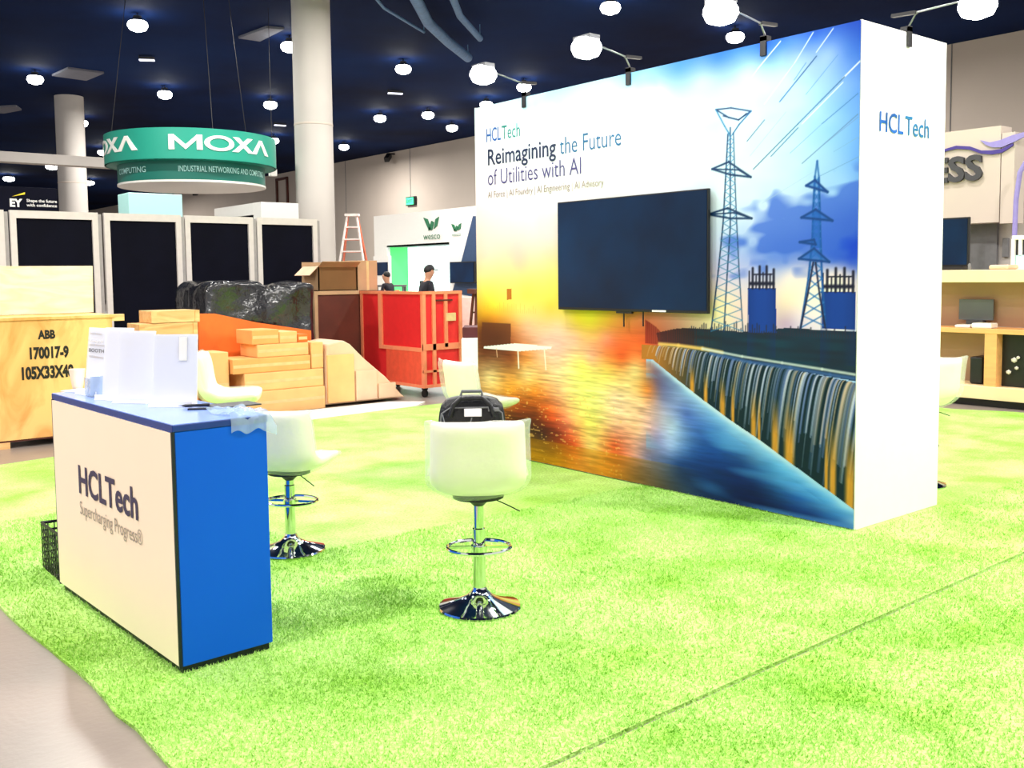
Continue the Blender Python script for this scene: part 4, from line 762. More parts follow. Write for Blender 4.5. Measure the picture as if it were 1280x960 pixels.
for poly_, l in (([(7.293, 28.062), (7.376, 26.879), (8.284, 26.955), (8.196, 28.197)], 'grey rectangular ceiling tile between the two lamps at upper left'), ([(7.278, 33.993), (7.637, 33.558), (7.949, 34.242), (7.648, 35.212), (7.309, 35.262)], 'grey ceiling tile cut by the left edge of the view'), ([(9.498, 21.289), (9.594, 20.058), (9.957, 19.959), (10.013, 21.283)], 'grey ceiling tile left of the big column top')):
    t = MB().prism(poly_, 6.95, 7.0, 2).build('ceiling_tile', 'ceiling_tile'); tag(t, l, 'ceiling tile', 'grey ceiling tiles')
for pts, r_, l in (([(9.478, 14.463, 6.7), (11.546, 16.77, 6.7), (12.82, 17.862, 6.7), (14.118, 18.874, 6.7)], 0.11, 'bluish round air duct curving down to the mural wall'), ([(10.022, 14.05, 6.7), (11.774, 15.985, 6.7), (13.206, 17.212, 6.7)], 0.07, 'thinner bluish air duct beside the curved one'), ([(9.172, 15.273, 6.7), (10.27, 16.386, 6.7), (11.922, 17.47, 6.7)], 0.03, 'thin bluish ceiling pipe right of the big column')):
    dct = thing('air_duct', l, 'duct', pts[0], 0, 'bluish ducts under the ceiling'); MB().tube(pts, r_, 14).build('pipe', 'duct_paint', dct)
    for q in (pts[0], pts[-1]): MB().tube([q, (q[0], q[1], 7.0)], 0.01, 6).build('hanger', 'duct_paint', dct)
def wall_cam(name, p_, label, cat, s=1.0):
    t = thing(name, label, cat, p_); x, y, z = p_
    MB().bar((23.4, y, z + 0.1 * s), (x, y, z + 0.1 * s), 0.06 * s).build('bracket', 'black', t); MB().bar((x + 0.1 * s, y + 0.1 * s, z + 0.05 * s), (x - 0.25 * s, y - 0.2 * s, z - 0.2 * s), 0.2 * s, 0.2 * s).build('housing', 'black', t)
wall_cam('security_camera', (23.1, 36.708, 6.787), 'small black camera high on the back wall right of the big column', 'camera')
wall_cam('security_camera', (23.1, 58.142, 6.966), 'small black camera on the back wall below the teal sign', 'camera', 1.5)
p_ = (9.01, 18.734, 3.713); ls = thing('hanging_speaker', 'small white box speaker hanging at the right edge of the teal sign', 'speaker', p_)
MB().bbox(p_[0] - 0.07, p_[0] + 0.07, p_[1] - 0.06, p_[1] + 0.06, p_[2] - 0.07, p_[2] + 0.07, 0.01).build('cabinet', 'white', ls); MB().tube([(p_[0], p_[1], p_[2] + 0.07), (p_[0], p_[1], 7.0)], 0.005, 6).build('cable', 'black', ls)
a, b = (48.132, 46.934); fr = thing('wall_frame', 'thin dark upright frame on the back wall just left of the big column', 'frame', (23.35, a, 0))
zt2 = 6.763
MB().box(23.3, 23.399, a - 0.06, a + 0.06, 0, zt2).build('post', 'brown', fr); MB().box(23.3, 23.399, b - 0.06, b + 0.06, 0, zt2).build('post', 'brown', fr); MB().box(23.3, 23.399, b, a, zt2 - 0.12, zt2).build('top_rail', 'brown', fr)
y0, y1, z0, z1 = (35.738, 35.121, 4.585, 4.956)
ex = thing('exit_sign', 'small glowing green exit sign on the back wall', 'sign', (23.35, (y0 + y1) / 2, (z0 + z1) / 2))
MB().box(23.3, 23.399, y1 - 0.08, y0, z0, z1).build('housing', 'black', ex); MB().box(23.28, 23.31, y1 + 0.02, y0 - 0.05, z0 + 0.04, z1 - 0.04).build('panel', 'exit_green', ex)
text('lettering', 'EXIT', (23.27, y0 - 0.1, z0 + 0.12), (0, -1, 0), abs(y1 - y0) - 0.2, z1 - z0 - 0.24, 'ink_black', ex)

# ================================================================== FAR BOOTH WITH THE GREEN DOORWAY
WX = 17.0
def wr(x0, y0, x1, y1, X=WX): return None
fb = thing('far_booth', 'far white booth with green and white glowing doorway and leaf logos', 'booth', (WX, 25, 0))
Yl, Yr, Zt = 28.015, 20.6, 3.555; dl, dr, dz = 27.24, 23.778, 2.524
MB().box(WX, WX + 0.12, dl, Yl, 0, Zt).box(WX, WX + 0.12, dr, dl, dz, Zt).box(WX, WX + 0.12, Yr, dr, 0, Zt).build('front_wall', 'white', fb)
fw_ = [c for c in fb.children][0]
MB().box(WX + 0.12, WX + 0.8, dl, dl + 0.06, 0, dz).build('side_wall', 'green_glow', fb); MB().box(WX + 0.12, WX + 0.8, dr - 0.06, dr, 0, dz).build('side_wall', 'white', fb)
MB().box(WX + 0.8, WX + 0.86, dr, dl, 0, dz).build('light_box', 'lightbox', fb); MB().box(WX + 0.0, WX + 0.86, dr, dl, dz, dz + 0.05).build('soffit', 'mid_grey', fb)
MB().prism([(22.577, 3.276), (22.238, 3.258), (22.289, 0.951), (23.651, 1.078), (23.148, 2.035)], WX - 0.02, WX, 0).build('navy_graphic', 'wesco_navy', fb)
def leaf(pts): MB().prism(pts, WX - 0.03, WX, 0).build('logo_leaf', 'logo_green', fw_)
def W_logo(x0, y0, x1, y1):
    return None
for pts in ([(25.082, 3.361), (24.867, 3.302), (24.664, 2.955), (24.833, 3.01)], [(24.835, 2.962), (24.656, 3.243), (24.53, 3.189), (24.621, 2.977)], [(24.536, 2.998), (24.443, 3.28), (24.274, 3.343), (24.365, 3.086)],
            [(23.626, 3.099), (23.506, 3.07), (23.391, 2.879), (23.51, 2.907)], [(23.511, 2.884), (23.387, 3.041), (23.308, 3.014), (23.351, 2.9)], [(23.311, 2.899), (23.268, 3.059), (23.149, 3.1), (23.192, 2.94)]): leaf(pts)
for s, r_ in (('wesco', (25.099, 24.207, 2.69, 2.87)), ('wesco', (23.594, 23.157, 2.738, 2.82))):
    text('lettering', s, (WX - 0.03, r_[0], r_[2]), (0, -1, 0), abs(r_[0] - r_[1]), (r_[3] - r_[2]) * 1.1, 'logo_green', fw_, bold=0.0)
y0, y1, z0, z1 = (23.505, 22.299, 1.364, 1.984)
t2v = thing('television', 'black television on the far white booth, right of the glowing doorway', 'television', (16.8, (y0 + y1) / 2, z0)); MB().bbox(16.8, 16.88, y1, y0, z0, z1, 0.01).build('casing', 'black', t2v); MB().box(16.79, 16.8, y1 + 0.03, y0 - 0.03, z0 + 0.03, z1 - 0.03).build('screen', 'tv_glass', t2v); MB().box(16.88, WX - 0.02, (y0 + y1) / 2 - 0.1, (y0 + y1) / 2 + 0.1, z0 + 0.2, z1 - 0.1).build('bracket', 'black', t2v)
y0, y1, z0, z1 = (27.099, 26.194, 1.27, 2.225)
ki = thing('kiosk_screen', 'small dark screen in a white frame left of the green doorway', 'screen', (16.4, (y0 + y1) / 2, 0)); MB().box(16.4, 16.5, y1, y0, 0, z1).build('stand', 'white', ki); MB().box(16.38, 16.4, y1 + 0.05, y0 - 0.1, z0 + 0.35, z1 - 0.2).build('screen', 'tv_glass', ki)
# ------------------------------------------------------------------ people
def skin_obj(name, joints, edges, m, parent, sub=2):
    """joints: list of (x,y,z,r); root first"""
    me = bpy.data.meshes.new(name); me.from_pydata([j_[:3] for j_ in joints], edges, []); o = bpy.data.objects.new(name, me); COL.objects.link(o); o.parent = parent
    md = o.modifiers.new('skin', 'SKIN'); md.use_smooth_shade = True
    for i, sv in enumerate(me.skin_vertices[0].data): r = joints[i][3]; sv.radius = (r, r) if not isinstance(r, tuple) else r; sv.use_root = (i == 0)
    s = o.modifiers.new('sub', 'SUBSURF'); s.levels = sub; s.render_levels = sub
    apply_mods(o); o.data.materials.clear(); o.data.materials.append(MATS[m]); return o
def person(label, loc, rz, h=1.76, lean=0.12, cap=True, reach=0.25):
    """faces local +X"""
    t = thing('person', label, 'person', loc, rz); s = h / 1.76
    def J(x, y, z, r): return (x * s, y * s, z * s, (r[0] * s, r[1] * s) if isinstance(r, tuple) else r * s)
    ln = lambda z: lean * max(0, z - 0.95)
    Jt = [J(0, 0, 0.95, .13), J(ln(1.15), 0, 1.15, (.11, .14)), J(ln(1.35), 0, 1.35, (.12, .16)), J(ln(1.46), 0, 1.47, .07), J(ln(1.53) + .01, 0, 1.52, .06), J(ln(1.6) + .02, 0, 1.60, .095), J(ln(1.68) + .03, 0, 1.68, .108), J(ln(1.74) + .02, 0, 1.735, .075)]
    E = [(i, i + 1) for i in range(7)]
    for sy in (-1, 1):
        b = len(Jt); sh = ln(1.42)
        Jt += [J(sh, .17 * sy, 1.42, .062), J(sh + .04, .22 * sy, 1.16, .047), J(sh + reach, .19 * sy, 1.06, .036), J(sh + reach + .06, .18 * sy, 1.05, (.022, .036))]
        E += [(2, b), (b, b + 1), (b + 1, b + 2), (b + 2, b + 3)]
        for k in range(4): c_ = len(Jt); Jt += [J(sh + reach + .10, (.155 + .018 * k) * sy, 1.045, .009), J(sh + reach + .135 + .006 * (k in (1, 2)), (.152 + .019 * k) * sy, 1.03, .008)]; E += [(b + 3, c_), (c_, c_ + 1)]
        c_ = len(Jt); Jt += [J(sh + reach + .07, (.135) * sy, 1.045, .010), J(sh + reach + .10, .125 * sy, 1.04, .009)]; E += [(b + 3, c_), (c_, c_ + 1)]
        b = len(Jt); Jt += [J(0, .09 * sy, .86, .085), J(.02, .10 * sy, .48, .058), J(-.02, .11 * sy, .10, .042), J(.10, .12 * sy, .035, .034)]; E += [(0, b), (b, b + 1), (b + 1, b + 2), (b + 2, b + 3)]
    bd = skin_obj('body', Jt, E, 'skin', t)
    Js = [J(0, 0, 0.90, .15), J(ln(1.15), 0, 1.15, (.125, .155)), J(ln(1.35), 0, 1.35, (.135, .175)), J(ln(1.48), 0, 1.50, .085)]; Es = [(0, 1), (1, 2), (2, 3)]
    for sy in (-1, 1): b = len(Js); sh = ln(1.42); Js += [J(sh, .175 * sy, 1.42, .075), J(sh + .04, .222 * sy, 1.16, .062), J(sh + reach * .8, .195 * sy, 1.08, .05)]; Es += [(2, b), (b, b + 1), (b + 1, b + 2)]
    skin_obj('shirt', Js, Es, 'shirt_black', t)
    Jl = [J(0, 0, .95, .145)]; El = []
    for sy in (-1, 1): b = len(Jl); Jl += [J(0, .09 * sy, .84, .105), J(.02, .10 * sy, .48, .078), J(-.02, .11 * sy, .09, .062)]; El += [(0, b), (b, b + 1), (b + 1, b + 2)]
    skin_obj('trousers', Jl, El, 'trousers', t)
    hx, hz_ = (ln(1.68) + .03) * s, 1.68 * s
    MB().lathe([(0.0, .105 * s), (.05 * s, .095 * s), (.082 * s, .06 * s), (.094 * s, 0.015 * s), (.092 * s, -.02 * s), (.06 * s, -.055 * s)] , (hx - .034 * s, 0, hz_ + .004), 20, cap=False).build('hair', 'hair', t, world=False)
    f_ = MB()
    for sy in (-1, 1): f_.lathe([(0, -.008), (.010, 0), (0, .008)], (hx + .083 * s, .03 * sy * s, hz_ - 0.012 * s), 8, cap=False)
    f_.build('eyes', 'black', bd, world=False)
    MB().add([(hx + .080 * s, -.012, hz_ - .045), (hx + .080 * s, .012, hz_ - .045), (hx + .108 * s, 0, hz_ - .045), (hx + .082 * s, 0, hz_ - .005)], [(0, 1, 2), (0, 2, 3), (1, 3, 2), (0, 3, 1)]).build('nose', 'skin', bd, world=False)
    MB().obox((hx + .070 * s, 0, hz_ - .07), (1, 0, 0), (0, 1, 0), (0, 0, 1), .008, .022, .004).build('mouth', 'maroon', bd, world=False)
    for sy in (-1, 1): MB().lathe([(0, -.028), (.012, -.01), (.014, .012), (0, .028)], (hx - .005, .088 * sy * s, hz_ - .02), 8, cap=False).build('ear', 'skin', bd, world=False)
    for sy in (-1, 1): MB().bbox(-.09 * s, .17 * s, (.11 * sy - .045) * s, (.11 * sy + .045) * s, 0, .075 * s, .02).build('shoe', 'shoe', t, world=False)
    if cap:
        MB().lathe([(0.0, .125 * s), (.05 * s, .115 * s), (.088 * s, .075 * s), (.104 * s, 0.03 * s), (.105 * s, .02 * s)], (hx - .004, 0, hz_ + .004), 22, cap=False).build('cap', 'cap_black', t, world=False)
        cp_ = [c for c in t.children if c.name.startswith('cap')][0]
        MB().add([(hx + (.08 + .11 * math.cos(a)) * s, .085 * math.sin(a) * s, hz_ + .028 * s - .02 * math.cos(a) * s) for a in [(-90 + i * 18) * math.pi / 180 for i in range(11)]] + [(hx + (.08 + .11 * math.cos(a)) * s, .085 * math.sin(a) * s, hz_ + .02 * s - .02 * math.cos(a) * s) for a in [(-90 + i * 18) * math.pi / 180 for i in range(11)]], [tuple(range(11)), tuple(range(11, 22))[::-1]] + [(i, i + 1, 12 + i, 11 + i) for i in range(10)]).build('cap_brim', 'cap_black', cp_, world=False)
    return t
pp = (11.267, 16.689, 1.583); person('person in black shirt and black cap before the white glowing doorway, facing right', (pp[0], pp[1], 0), -0.2, h=1.77, lean=0.16, reach=0.16)
pp = (12.877, 20.54, 1.455); person('person in dark clothes leaning over beside the green doorway edge', (pp[0], pp[1], 0), 2.0, h=1.68, lean=0.12, cap=False, reach=0.3)
# counter table in front of them
a, b = (13.139, 21.61, 1.342), (13.692, 21.159, 1.334); dk = thing('far_desk', 'thin grey desk top just left of the green doorway', 'desk', (a[0], a[1], 0))
dv = (Vector(b) - Vector(a)); dv.z = 0; dv.normalize(); cc = (Vector(a) + Vector(b)) / 2
MB().obox((cc.x, cc.y, a[2]), dv, (-dv.y, dv.x, 0), (0, 0, 1), 0.40, 0.3, 0.025).build('top', 'mid_grey', dk)
for sx in (-1, 1):
    for sy in (-1, 1): q = Vector((cc.x, cc.y, 0)) + dv * 0.36 * sx + Vector((-dv.y, dv.x, 0)) * 0.25 * sy; MB().bar((q.x, q.y, 0), (q.x, q.y, a[2] - 0.02), 0.04).build('leg', 'mid_grey', dk)

# ------------------------------------------------------------------ ladders
def a_ladder(label, cxy, dirv, h, wb, wt_, spread, m, n, mr=None, t_=0.05):
    t = thing('step_ladder', label, 'ladder', (cxy[0], cxy[1], 0)); d = Vector((dirv[0], dirv[1], 0)).normalized(); q = Vector((-d.y, d.x, 0)); c = Vector((cxy[0], cxy[1], 0))
    top = [c + d * wt_ * sx + Vector((0, 0, h)) for sx in (-1, 1)]
    for side in (-1, 1):
        for i, sx in enumerate((-1, 1)):
            foot = c + d * wb * sx + q * spread * side; MB().bar(foot, top[i] + q * 0.05 * side, t_, t_ * 0.6).build('rail', m if (side < 0 or not mr) else mr, t)
        for k in range(1, n + 1):
            f_ = k / (n + 1); a_ = (c - d * wb + q * spread * side).lerp(top[0] + q * 0.05 * side, f_); b_ = (c + d * wb + q * spread * side).lerp(top[1] + q * 0.05 * side, f_)
            MB().bar(a_, b_, t_ * 1.4 if side < 0 else t_ * 0.5, t_ * 0.6).build('step' if side < 0 else 'brace', m if side < 0 else (mr or m), t)
    MB().obox(c + Vector((0, 0, h)), d, q, (0, 0, 1), wt_ + 0.06, 0.14, 0.03).build('top_cap', m, t)
lp_ = (13.256, 22.924, 2.554); a_ladder('tall white step ladder standing before the back wall by the far booth', (lp_[0], lp_[1]), (0.77, -0.63), 3.21, 0.62, 0.12, 0.7, 'ladder_white', 9, 'ladder_orange', 0.06)
lp_ = (7.669, 10.124, 1.007); a_ladder('small dark wooden step ladder beside the left end of the mural wall', (lp_[0], lp_[1]), (0.95, -0.3), 1.38, 0.13, 0.03, 0.22, 'ladder_brown', 4, None, 0.035)
# pale covered stack, maroon box and pink board next to the mural wall
a, b = (6.832, 9.343, 0.588), (7.147, 9.086, 0.583); zt = 0.86
def facing_box(name, m, label, cat, px_a, px_b, z0, z1, depth, parent=None, bev=0.01):
    a_, b_ = Vector((px_a[0], px_a[1], 0)), Vector((px_b[0], px_b[1], 0)); d = (b_ - a_).normalized(); n = Vector((-d.y, d.x, 0))
    if n.dot(a_) < 0: n = -n
    c_ = (a_ + b_) / 2 + n * depth / 2; o = MB().obox((c_.x, c_.y, (z0 + z1) / 2), d, n, (0, 0, 1), (b_ - a_).length / 2, depth / 2, (z1 - z0) / 2).build(name, m, parent)
    md = o.modifiers.new('bev', 'BEVEL'); md.width = bev; md.segments = 2
    if label: tag(o, label, cat)
    return o
facing_box('covered_pallet', 'white_sheet', 'stack under a cream sheet, beside the left end of the mural wall', 'covered stack', a, b, 0.0, zt - 0.02, 0.7)
facing_box('maroon_case', 'maroon', 'maroon case lying on top of the cream covered stack', 'case', (6.917, 9.434, 0.912), (7.264, 9.151, 0.907), zt - 0.018, 0.968, 0.5)
a, b = (8.282, 11.309, 1.042), (8.706, 10.962, 1.036); facing_box('pink_board', 'pink_wall', 'pale pink upright board behind the maroon case', 'board', a, b, 0, 1.28, 0.05)

# ================================================================== RED CRATE, BROWN CRATE, CARTON
rc = thing('red_crate', 'big red wheeled crate with orange edge frames', 'crate', (7.09, 10.53, 0))
x0, x1, y0, y1, z0, z1 = 7.09, 7.72, 10.53, 12.10, 0.13, 1.385
MB().box(x0 + 0.02, x1 - 0.02, y0 + 0.02, y1 - 0.02, z0 + 0.02, z1 - 0.02).build('body', 'red', rc)
for (x, y) in ((x0, y0), (x1 - 0.05, y0), (x0, y1 - 0.05), (x1 - 0.05, y1 - 0.05)): MB().box(x, x + 0.05, y, y + 0.05, z0, z1).build('corner_post', 'orange_wood', rc)
for z in (z0, z1 - 0.04): MB().box(x0, x1, y0 - 0.004, y0 + 0.03, z, z + 0.04).build('rail', 'orange_wood', rc); MB().box(x0 - 0.004, x0 + 0.03, y0, y1, z, z + 0.04).build('rail', 'orange_wood', rc)
MB().box(x0 - 0.006, x0 + 0.02, y0 + 0.05, 11.526, 0.60, 0.65).build('middle_rail', 'orange_wood', rc)
MB().box(x0 - 0.006, x0 + 0.02, 11.526, 11.608, 0.60, z1).build('upright', 'orange_wood', rc)
MB().box(7.24, 7.291, y0 - 0.006, y0 + 0.02, z0, z1).build('upright', 'orange_wood', rc)
MB().box(7.431, 7.482, y0 - 0.006, y0 + 0.02, 0.65, z1).build('upright', 'orange_wood', rc)
MB().box(x0, x1, y0 - 0.006, y0 + 0.02, 0.62, 0.70).build('middle_rail', 'orange_wood', rc); MB().box(x0, x1, y0 - 0.006, y0 + 0.02, 0.33, 0.36).build('middle_rail', 'orange_wood', rc)
MB().box(7.293, 7.561, y0 - 0.008, y0 + 0.02, 1.255, 1.275).build('handle_slot', 'brown', rc)
r_ = (7.455, 7.61, 0.991, 1.096); MB().box(r_[0], r_[1], y0 - 0.01, y0 + 0.02, r_[2], r_[3]).build('label_plate', 'tape', rc)
MB().box(x0 - 0.002, x0 + 0.02, y0 + 0.05, y0 + 0.9, 0.16, 0.60).build('lower_panel', 'red_orange', rc)
for (x, y) in ((x0 + 0.08, y0 + 0.1), (x1 - 0.1, y0 + 0.1), (x0 + 0.08, y1 - 0.12), (x1 - 0.1, y1 - 0.12)):
    c_ = MB(); vs = []; c_.tube([(x - 0.02, y, 0.05), (x + 0.02, y, 0.05)], 0.05, 14).box(x - 0.03, x + 0.03, y - 0.03, y + 0.03, 0.098, 0.13); c_.build('castor', 'black_rubber', rc)
br = thing('brown_crate', 'dark brown crate left of the red crate, under an open carton', 'crate', (6.6, 12.15, 0))
MB().bbox(6.40, 7.50, 12.12, 13.15, 0.02, 1.385, 0.01).build('body', 'brown', br)
MB().box(6.38, 6.43, 12.10, 12.15, 0.0, 1.39).build('corner_post', 'cardboard', br); MB().box(6.43, 7.08, 12.10, 12.13, 1.34, 1.39).build('top_rail', 'cardboard', br); MB().box(6.38, 6.41, 12.15, 13.15, 1.34, 1.39).build('top_rail', 'cardboard', br)
# open carton on top
cx0, cx1, cz0, cz1 = (6.476, 7.118, 1.362, 1.774)
ca = thing('open_carton', 'open cardboard carton with raised flaps on top of the brown crate', 'carton', (cx0, 12.2, 1.39))
cz0 = 1.392; cx1 = min(cx1, 7.08)
MB().box(cx0, cx1, 12.62, 12.64, cz0, cz1 + 0.02).build('back_side', 'cardboard', ca); MB().box(cx0, cx0 + 0.015, 12.15, 12.62, cz0, cz1 - 0.03).build('side', 'cardboard', ca); MB().box(cx1 - 0.015, cx1, 12.15, 12.62, cz0, cz1).build('side', 'cardboard', ca)
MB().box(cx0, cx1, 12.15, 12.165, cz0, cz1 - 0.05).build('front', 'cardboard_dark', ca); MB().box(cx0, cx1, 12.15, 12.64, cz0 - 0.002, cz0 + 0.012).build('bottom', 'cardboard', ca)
MB().obox(((cx0 + cx1) / 2, 12.10, cz1 - 0.02), (1, 0, 0), (0, 1, -0.6), (0, 0.6, 1), (cx1 - cx0) / 2, 0.08, 0.004).build('flap', 'cardboard', ca)
MB().obox((cx0 - 0.06, 12.38, cz1 - 0.10), (0, 1, 0), (1, 0, 0.9), (-0.9, 0, 1), 0.22, 0.10, 0.004).build('flap', 'kraft_pale', ca)
r_ = (12.209, 11.797, 1.378, 1.782); c2 = thing('tall_carton', 'tan cardboard carton standing just right of the open carton, beside the red crate', 'carton', (7.26, 12.4, 1.386))
cbx = MB().bbox(7.10, 7.42, 12.16, 12.6, 1.386, r_[3] + 0.03, 0.006).build('box', 'cardboard', c2); MB().box(7.24, 7.28, 12.157, 12.16, 1.39, r_[3] + 0.02).build('tape', 'tape', cbx)

# ================================================================== PILE OF CARTONS AND TIMBER
def carton(label, r, Y, dep, m='kraft', name='carton', cat='carton', tape=True, z0=None):
    x0, x1, zz0, zz1 = r; zz0 = zz0 if z0 is None else z0
    t = thing(name, label, cat, (x0, Y, zz0), 0, 'cartons and boxes in the pile'); bx_ = MB().bbox(x0, x1, Y, Y + dep, zz0, zz1, 0.008).build('box', m, t)
    if tape: MB().box(x0 + 0.01, x1 - 0.01, Y - 0.0015, Y, (zz0 + zz1) / 2 - 0.018, (zz0 + zz1) / 2 + 0.018).build('tape', 'tape', bx_)
    return t
CP = [
 ('large pale carton at the foot of the pile next to the white sheet', (4.68, 5.70, 0.0, 0.270), 10.60, 0.60, 'kraft_light'),
 ('long pale carton in the fourth layer of the pile, above the foot carton', (4.69, 5.70, 0.272, 0.482), 10.63, 0.56, 'kraft_light'),
 ('wide kraft carton in the third layer of the pile', (4.56, 5.54, 0.484, 0.654), 10.65, 0.52, 'kraft'),
 ('square pale carton against the paper heap, right of the long second-layer one', (5.56, 5.72, 0.484, 0.80), 10.66, 0.42, 'kraft_light'),
 ('long flat kraft carton in the second layer of the pile', (4.875, 5.53, 0.656, 0.806), 10.67, 0.48, 'kraft_light'),
 ('kraft carton at the upper left of the pile, below the orange board', (4.821, 5.161, 0.808, 0.977), 10.69, 0.44, 'kraft'),
 ('kraft carton at the top middle of the pile, under the black wrapped load', (5.17, 5.40, 0.808, 0.943), 10.70, 0.44, 'kraft_light'),
 ('small orange-brown carton at the top right of the pile', (5.41, 5.54, 0.808, 0.905), 10.70, 0.40, 'orange'),
 ('pale kraft carton standing low at the left foot of the pile, behind the counter', (4.329, 4.545, 0.0, 0.741), 10.72, 0.45, 'kraft_light')]
for lab, r, Y, dep, m in CP: carton(lab, r, Y, dep, m)
for lab, r in (('flat timber box on top of the timber boxes beside the black wrapped load', (3.774, 4.393, 1.091, 1.226)), ('long timber box second from the top, beside the black wrapped load', (3.637, 4.284, 0.898, 1.086)), ('big timber box at the bottom under the two flat timber boxes', (3.66, 4.264, 0.493, 0.88))):
    z0_ = 0.0 if 'bottom' in lab else r[2]; t = thing('timber_box', lab, 'wooden box', (r[0], 10.95, z0_), 0, 'timber boxes left of the cartons'); X1_ = min(r[1], 4.31)
    MB().bbox(r[0], X1_, 10.95, 11.38, z0_, r[3], 0.006).build('box', 'timber', t); MB().box(r[0] - 0.01, r[0] + 0.05, 10.94, 10.95, z0_, r[3]).build('end_batten', 'timber', t); MB().box(X1_ - 0.05, X1_, 10.94, 10.95, z0_, r[3]).build('end_batten', 'timber', t)
ob = [(4.448, 1.168), (4.653, 1.162), (5.179, 1.036), (5.915, 0.905), (5.909, 0.71), (4.435, 0.79)]
tag(MB().prism([tuple(q) for q in ob[:4]] + [(ob[4][0], 0.0), (ob[5][0], 0.0)], 11.33, 11.37, 1).build('orange_board', 'orange'), 'orange board showing above the cartons, below the black wrapped load', 'board')
# slanted kraft-covered heap on the right
def heap(a, b, h, dep, m, label, name, cat):
    t = []; 
    return t
pts = [(5.713, 0.087), (5.754, 0.77), (5.975, 0.808), (6.075, 0.753), (6.274, 0.561), (6.572, 0.318), (6.807, 0.072), (6.864, -0.1)]
hp = thing('kraft_heap', 'slanting heap under pale kraft paper at the right end of the carton pile', 'paper heap', (pts[0][0], 10.7, 0))
pts2 = [(pts[0][0], 0.03)] + [tuple(p) for p in pts[1:-1]] + [(pts[-1][0], 0.03)]
mb = MB(); mb.prism(pts2, 10.62, 11.25, 1); o_ = mb.build('paper_cover', 'kraft_pale', hp); md = o_.modifiers.new('b', 'BEVEL'); md.width = 0.03; md.segments = 3
for i_, (u0, u1) in enumerate(((0.02, 0.34), (0.36, 0.62), (0.64, 0.86))):
    X0 = pts[0][0] + (pts[-1][0] - pts[0][0]) * u0; X1 = pts[0][0] + (pts[-1][0] - pts[0][0]) * u1
    zA = np.interp((X0 + X1) / 2, [p[0] for p in pts2[1:]], [p[1] for p in pts2[1:]]) * (0.75 if i_ else 0.8)
    MB().bbox(X0, X1, 10.59, 10.622, 0.05, max(0.12, float(zA)), 0.006).build('folded_sheet', ['kraft_light', 'kraft_pale', 'kraft_pale'][i_], hp)
# white sheet on the floor behind the turf
ws = [(4.55, 9.70), (5.6, 9.80), (6.55, 9.90), (6.85, 10.15), (6.5, 10.45), (5.4, 10.45), (4.4, 10.4)]
tag(MB().prism(ws, 0.0, 0.02, 2).build('floor_sheet', 'white_sheet'), 'white protective sheet on the floor between the turf and the carton pile', 'sheet')
# black tool by the white sheet
q = (5.8, 11.01, 0); tag(MB().bbox(q[0] - 0.16, q[0] + 0.16, q[1] - 0.17, q[1] - 0.11, 0.021, 0.06, 0.01).build('dark_strap', 'black'), 'short black strap on the white sheet in front of the cartons', 'strap')
# wrapped pallet load
bm = bmesh.new(); bmesh.ops.create_cube(bm, size=1); bmesh.ops.subdivide_edges(bm, edges=bm.edges[:], cuts=15, use_grid_fill=True)
from mathutils import noise as mn
X0, X1 = 4.575, 6.049; ZT = 1.558
for v in bm.verts:
    u = v.co.x + 0.5; z = v.co.z + 0.5; p3 = Vector((u * 5, v.co.y * 3, z * 4))
    topz = ZT - 0.05 * abs(math.sin(u * 6.5)) - (0.10 if 0.52 < u < 0.66 else 0) - 0.10 * max(0, (0.06 - u) / 0.06) - 0.06 * max(0, (u - 0.9) / 0.1)
    v.co = Vector((X0 + (X1 - X0) * u, 11.95 + v.co.y * 0.9, 0.0 + z * topz)) + mn.noise_vector(p3) * (0.07 if z > 0.02 else 0.0)
    v.co.z = max(v.co.z, 0.0)
me = bpy.data.meshes.new('wrapped_load'); bm.to_mesh(me); bm.free(); me.materials.append(MATS['wrap_black']); wl = bpy.data.objects.new('wrapped_load', me); COL.objects.link(wl); smooth_mod(wl, 1)
tag(wl, 'bulky pallet load wrapped in shiny black plastic behind the cartons', 'wrapped load')

# ================================================================== RIGHT-HAND BOOTH
sc_ = thing('display_shelving', 'wooden display counter with shelves at the right edge, behind the turf', 'shelving', (11.35, 5.0, 0))
RX = 11.35; ya, yb = 6.9, 3.2
def RZ(y, X=RX, x=1215): return None
MB().bbox(RX, RX + 0.75, yb, ya, 1.44, 1.585, 0.006).build('worktop', 'wood_pale', sc_)
MB().box(RX + 0.45, RX + 0.50, yb, ya, 0.91, 1.44).build('back_panel', 'tan_panel', sc_)
MB().bbox(RX, RX + 0.5, yb, ya, 0.85, 0.905, 0.004).build('shelf', 'wood_warm', sc_)
MB().box(RX + 0.45, RX + 0.5, yb, ya, 0.24, 0.85).build('back_panel', 'tan_panel', sc_)
MB().bbox(RX - 0.02, RX + 0.5, yb, ya, 0.09, 0.24, 0.004).build('base_board', 'wood_pale', sc_); MB().box(RX + 0.06, RX + 0.48, yb, ya, 0, 0.09).build('toe_kick', 'black', sc_)
for p_ in [(5.313, 5.176), (6.9, 6.78), (4.45, 4.33), (3.32, 3.2)]: MB().box(RX + 0.005, RX + 0.45, p_[1], p_[0], 0.24, 0.85).build('divider', 'wood_warm', sc_)
y0, y1, z0, z1 = (5.805, 5.392, 0.984, 1.234)
mo = thing('grey_monitor', 'grey flat screen on the wooden shelf under the worktop', 'screen', (11.72, (y0 + y1) / 2, 0.905)); MB().bbox(11.72, 11.75, y1, y0, z0, z1, 0.005).build('screen', 'screen_grey', mo); MB().box(11.69, 11.78, (y0 + y1) / 2 - 0.1, (y0 + y1) / 2 + 0.1, 0.905, max(z0, 0.92)).build('foot', 'dark_grey', mo)
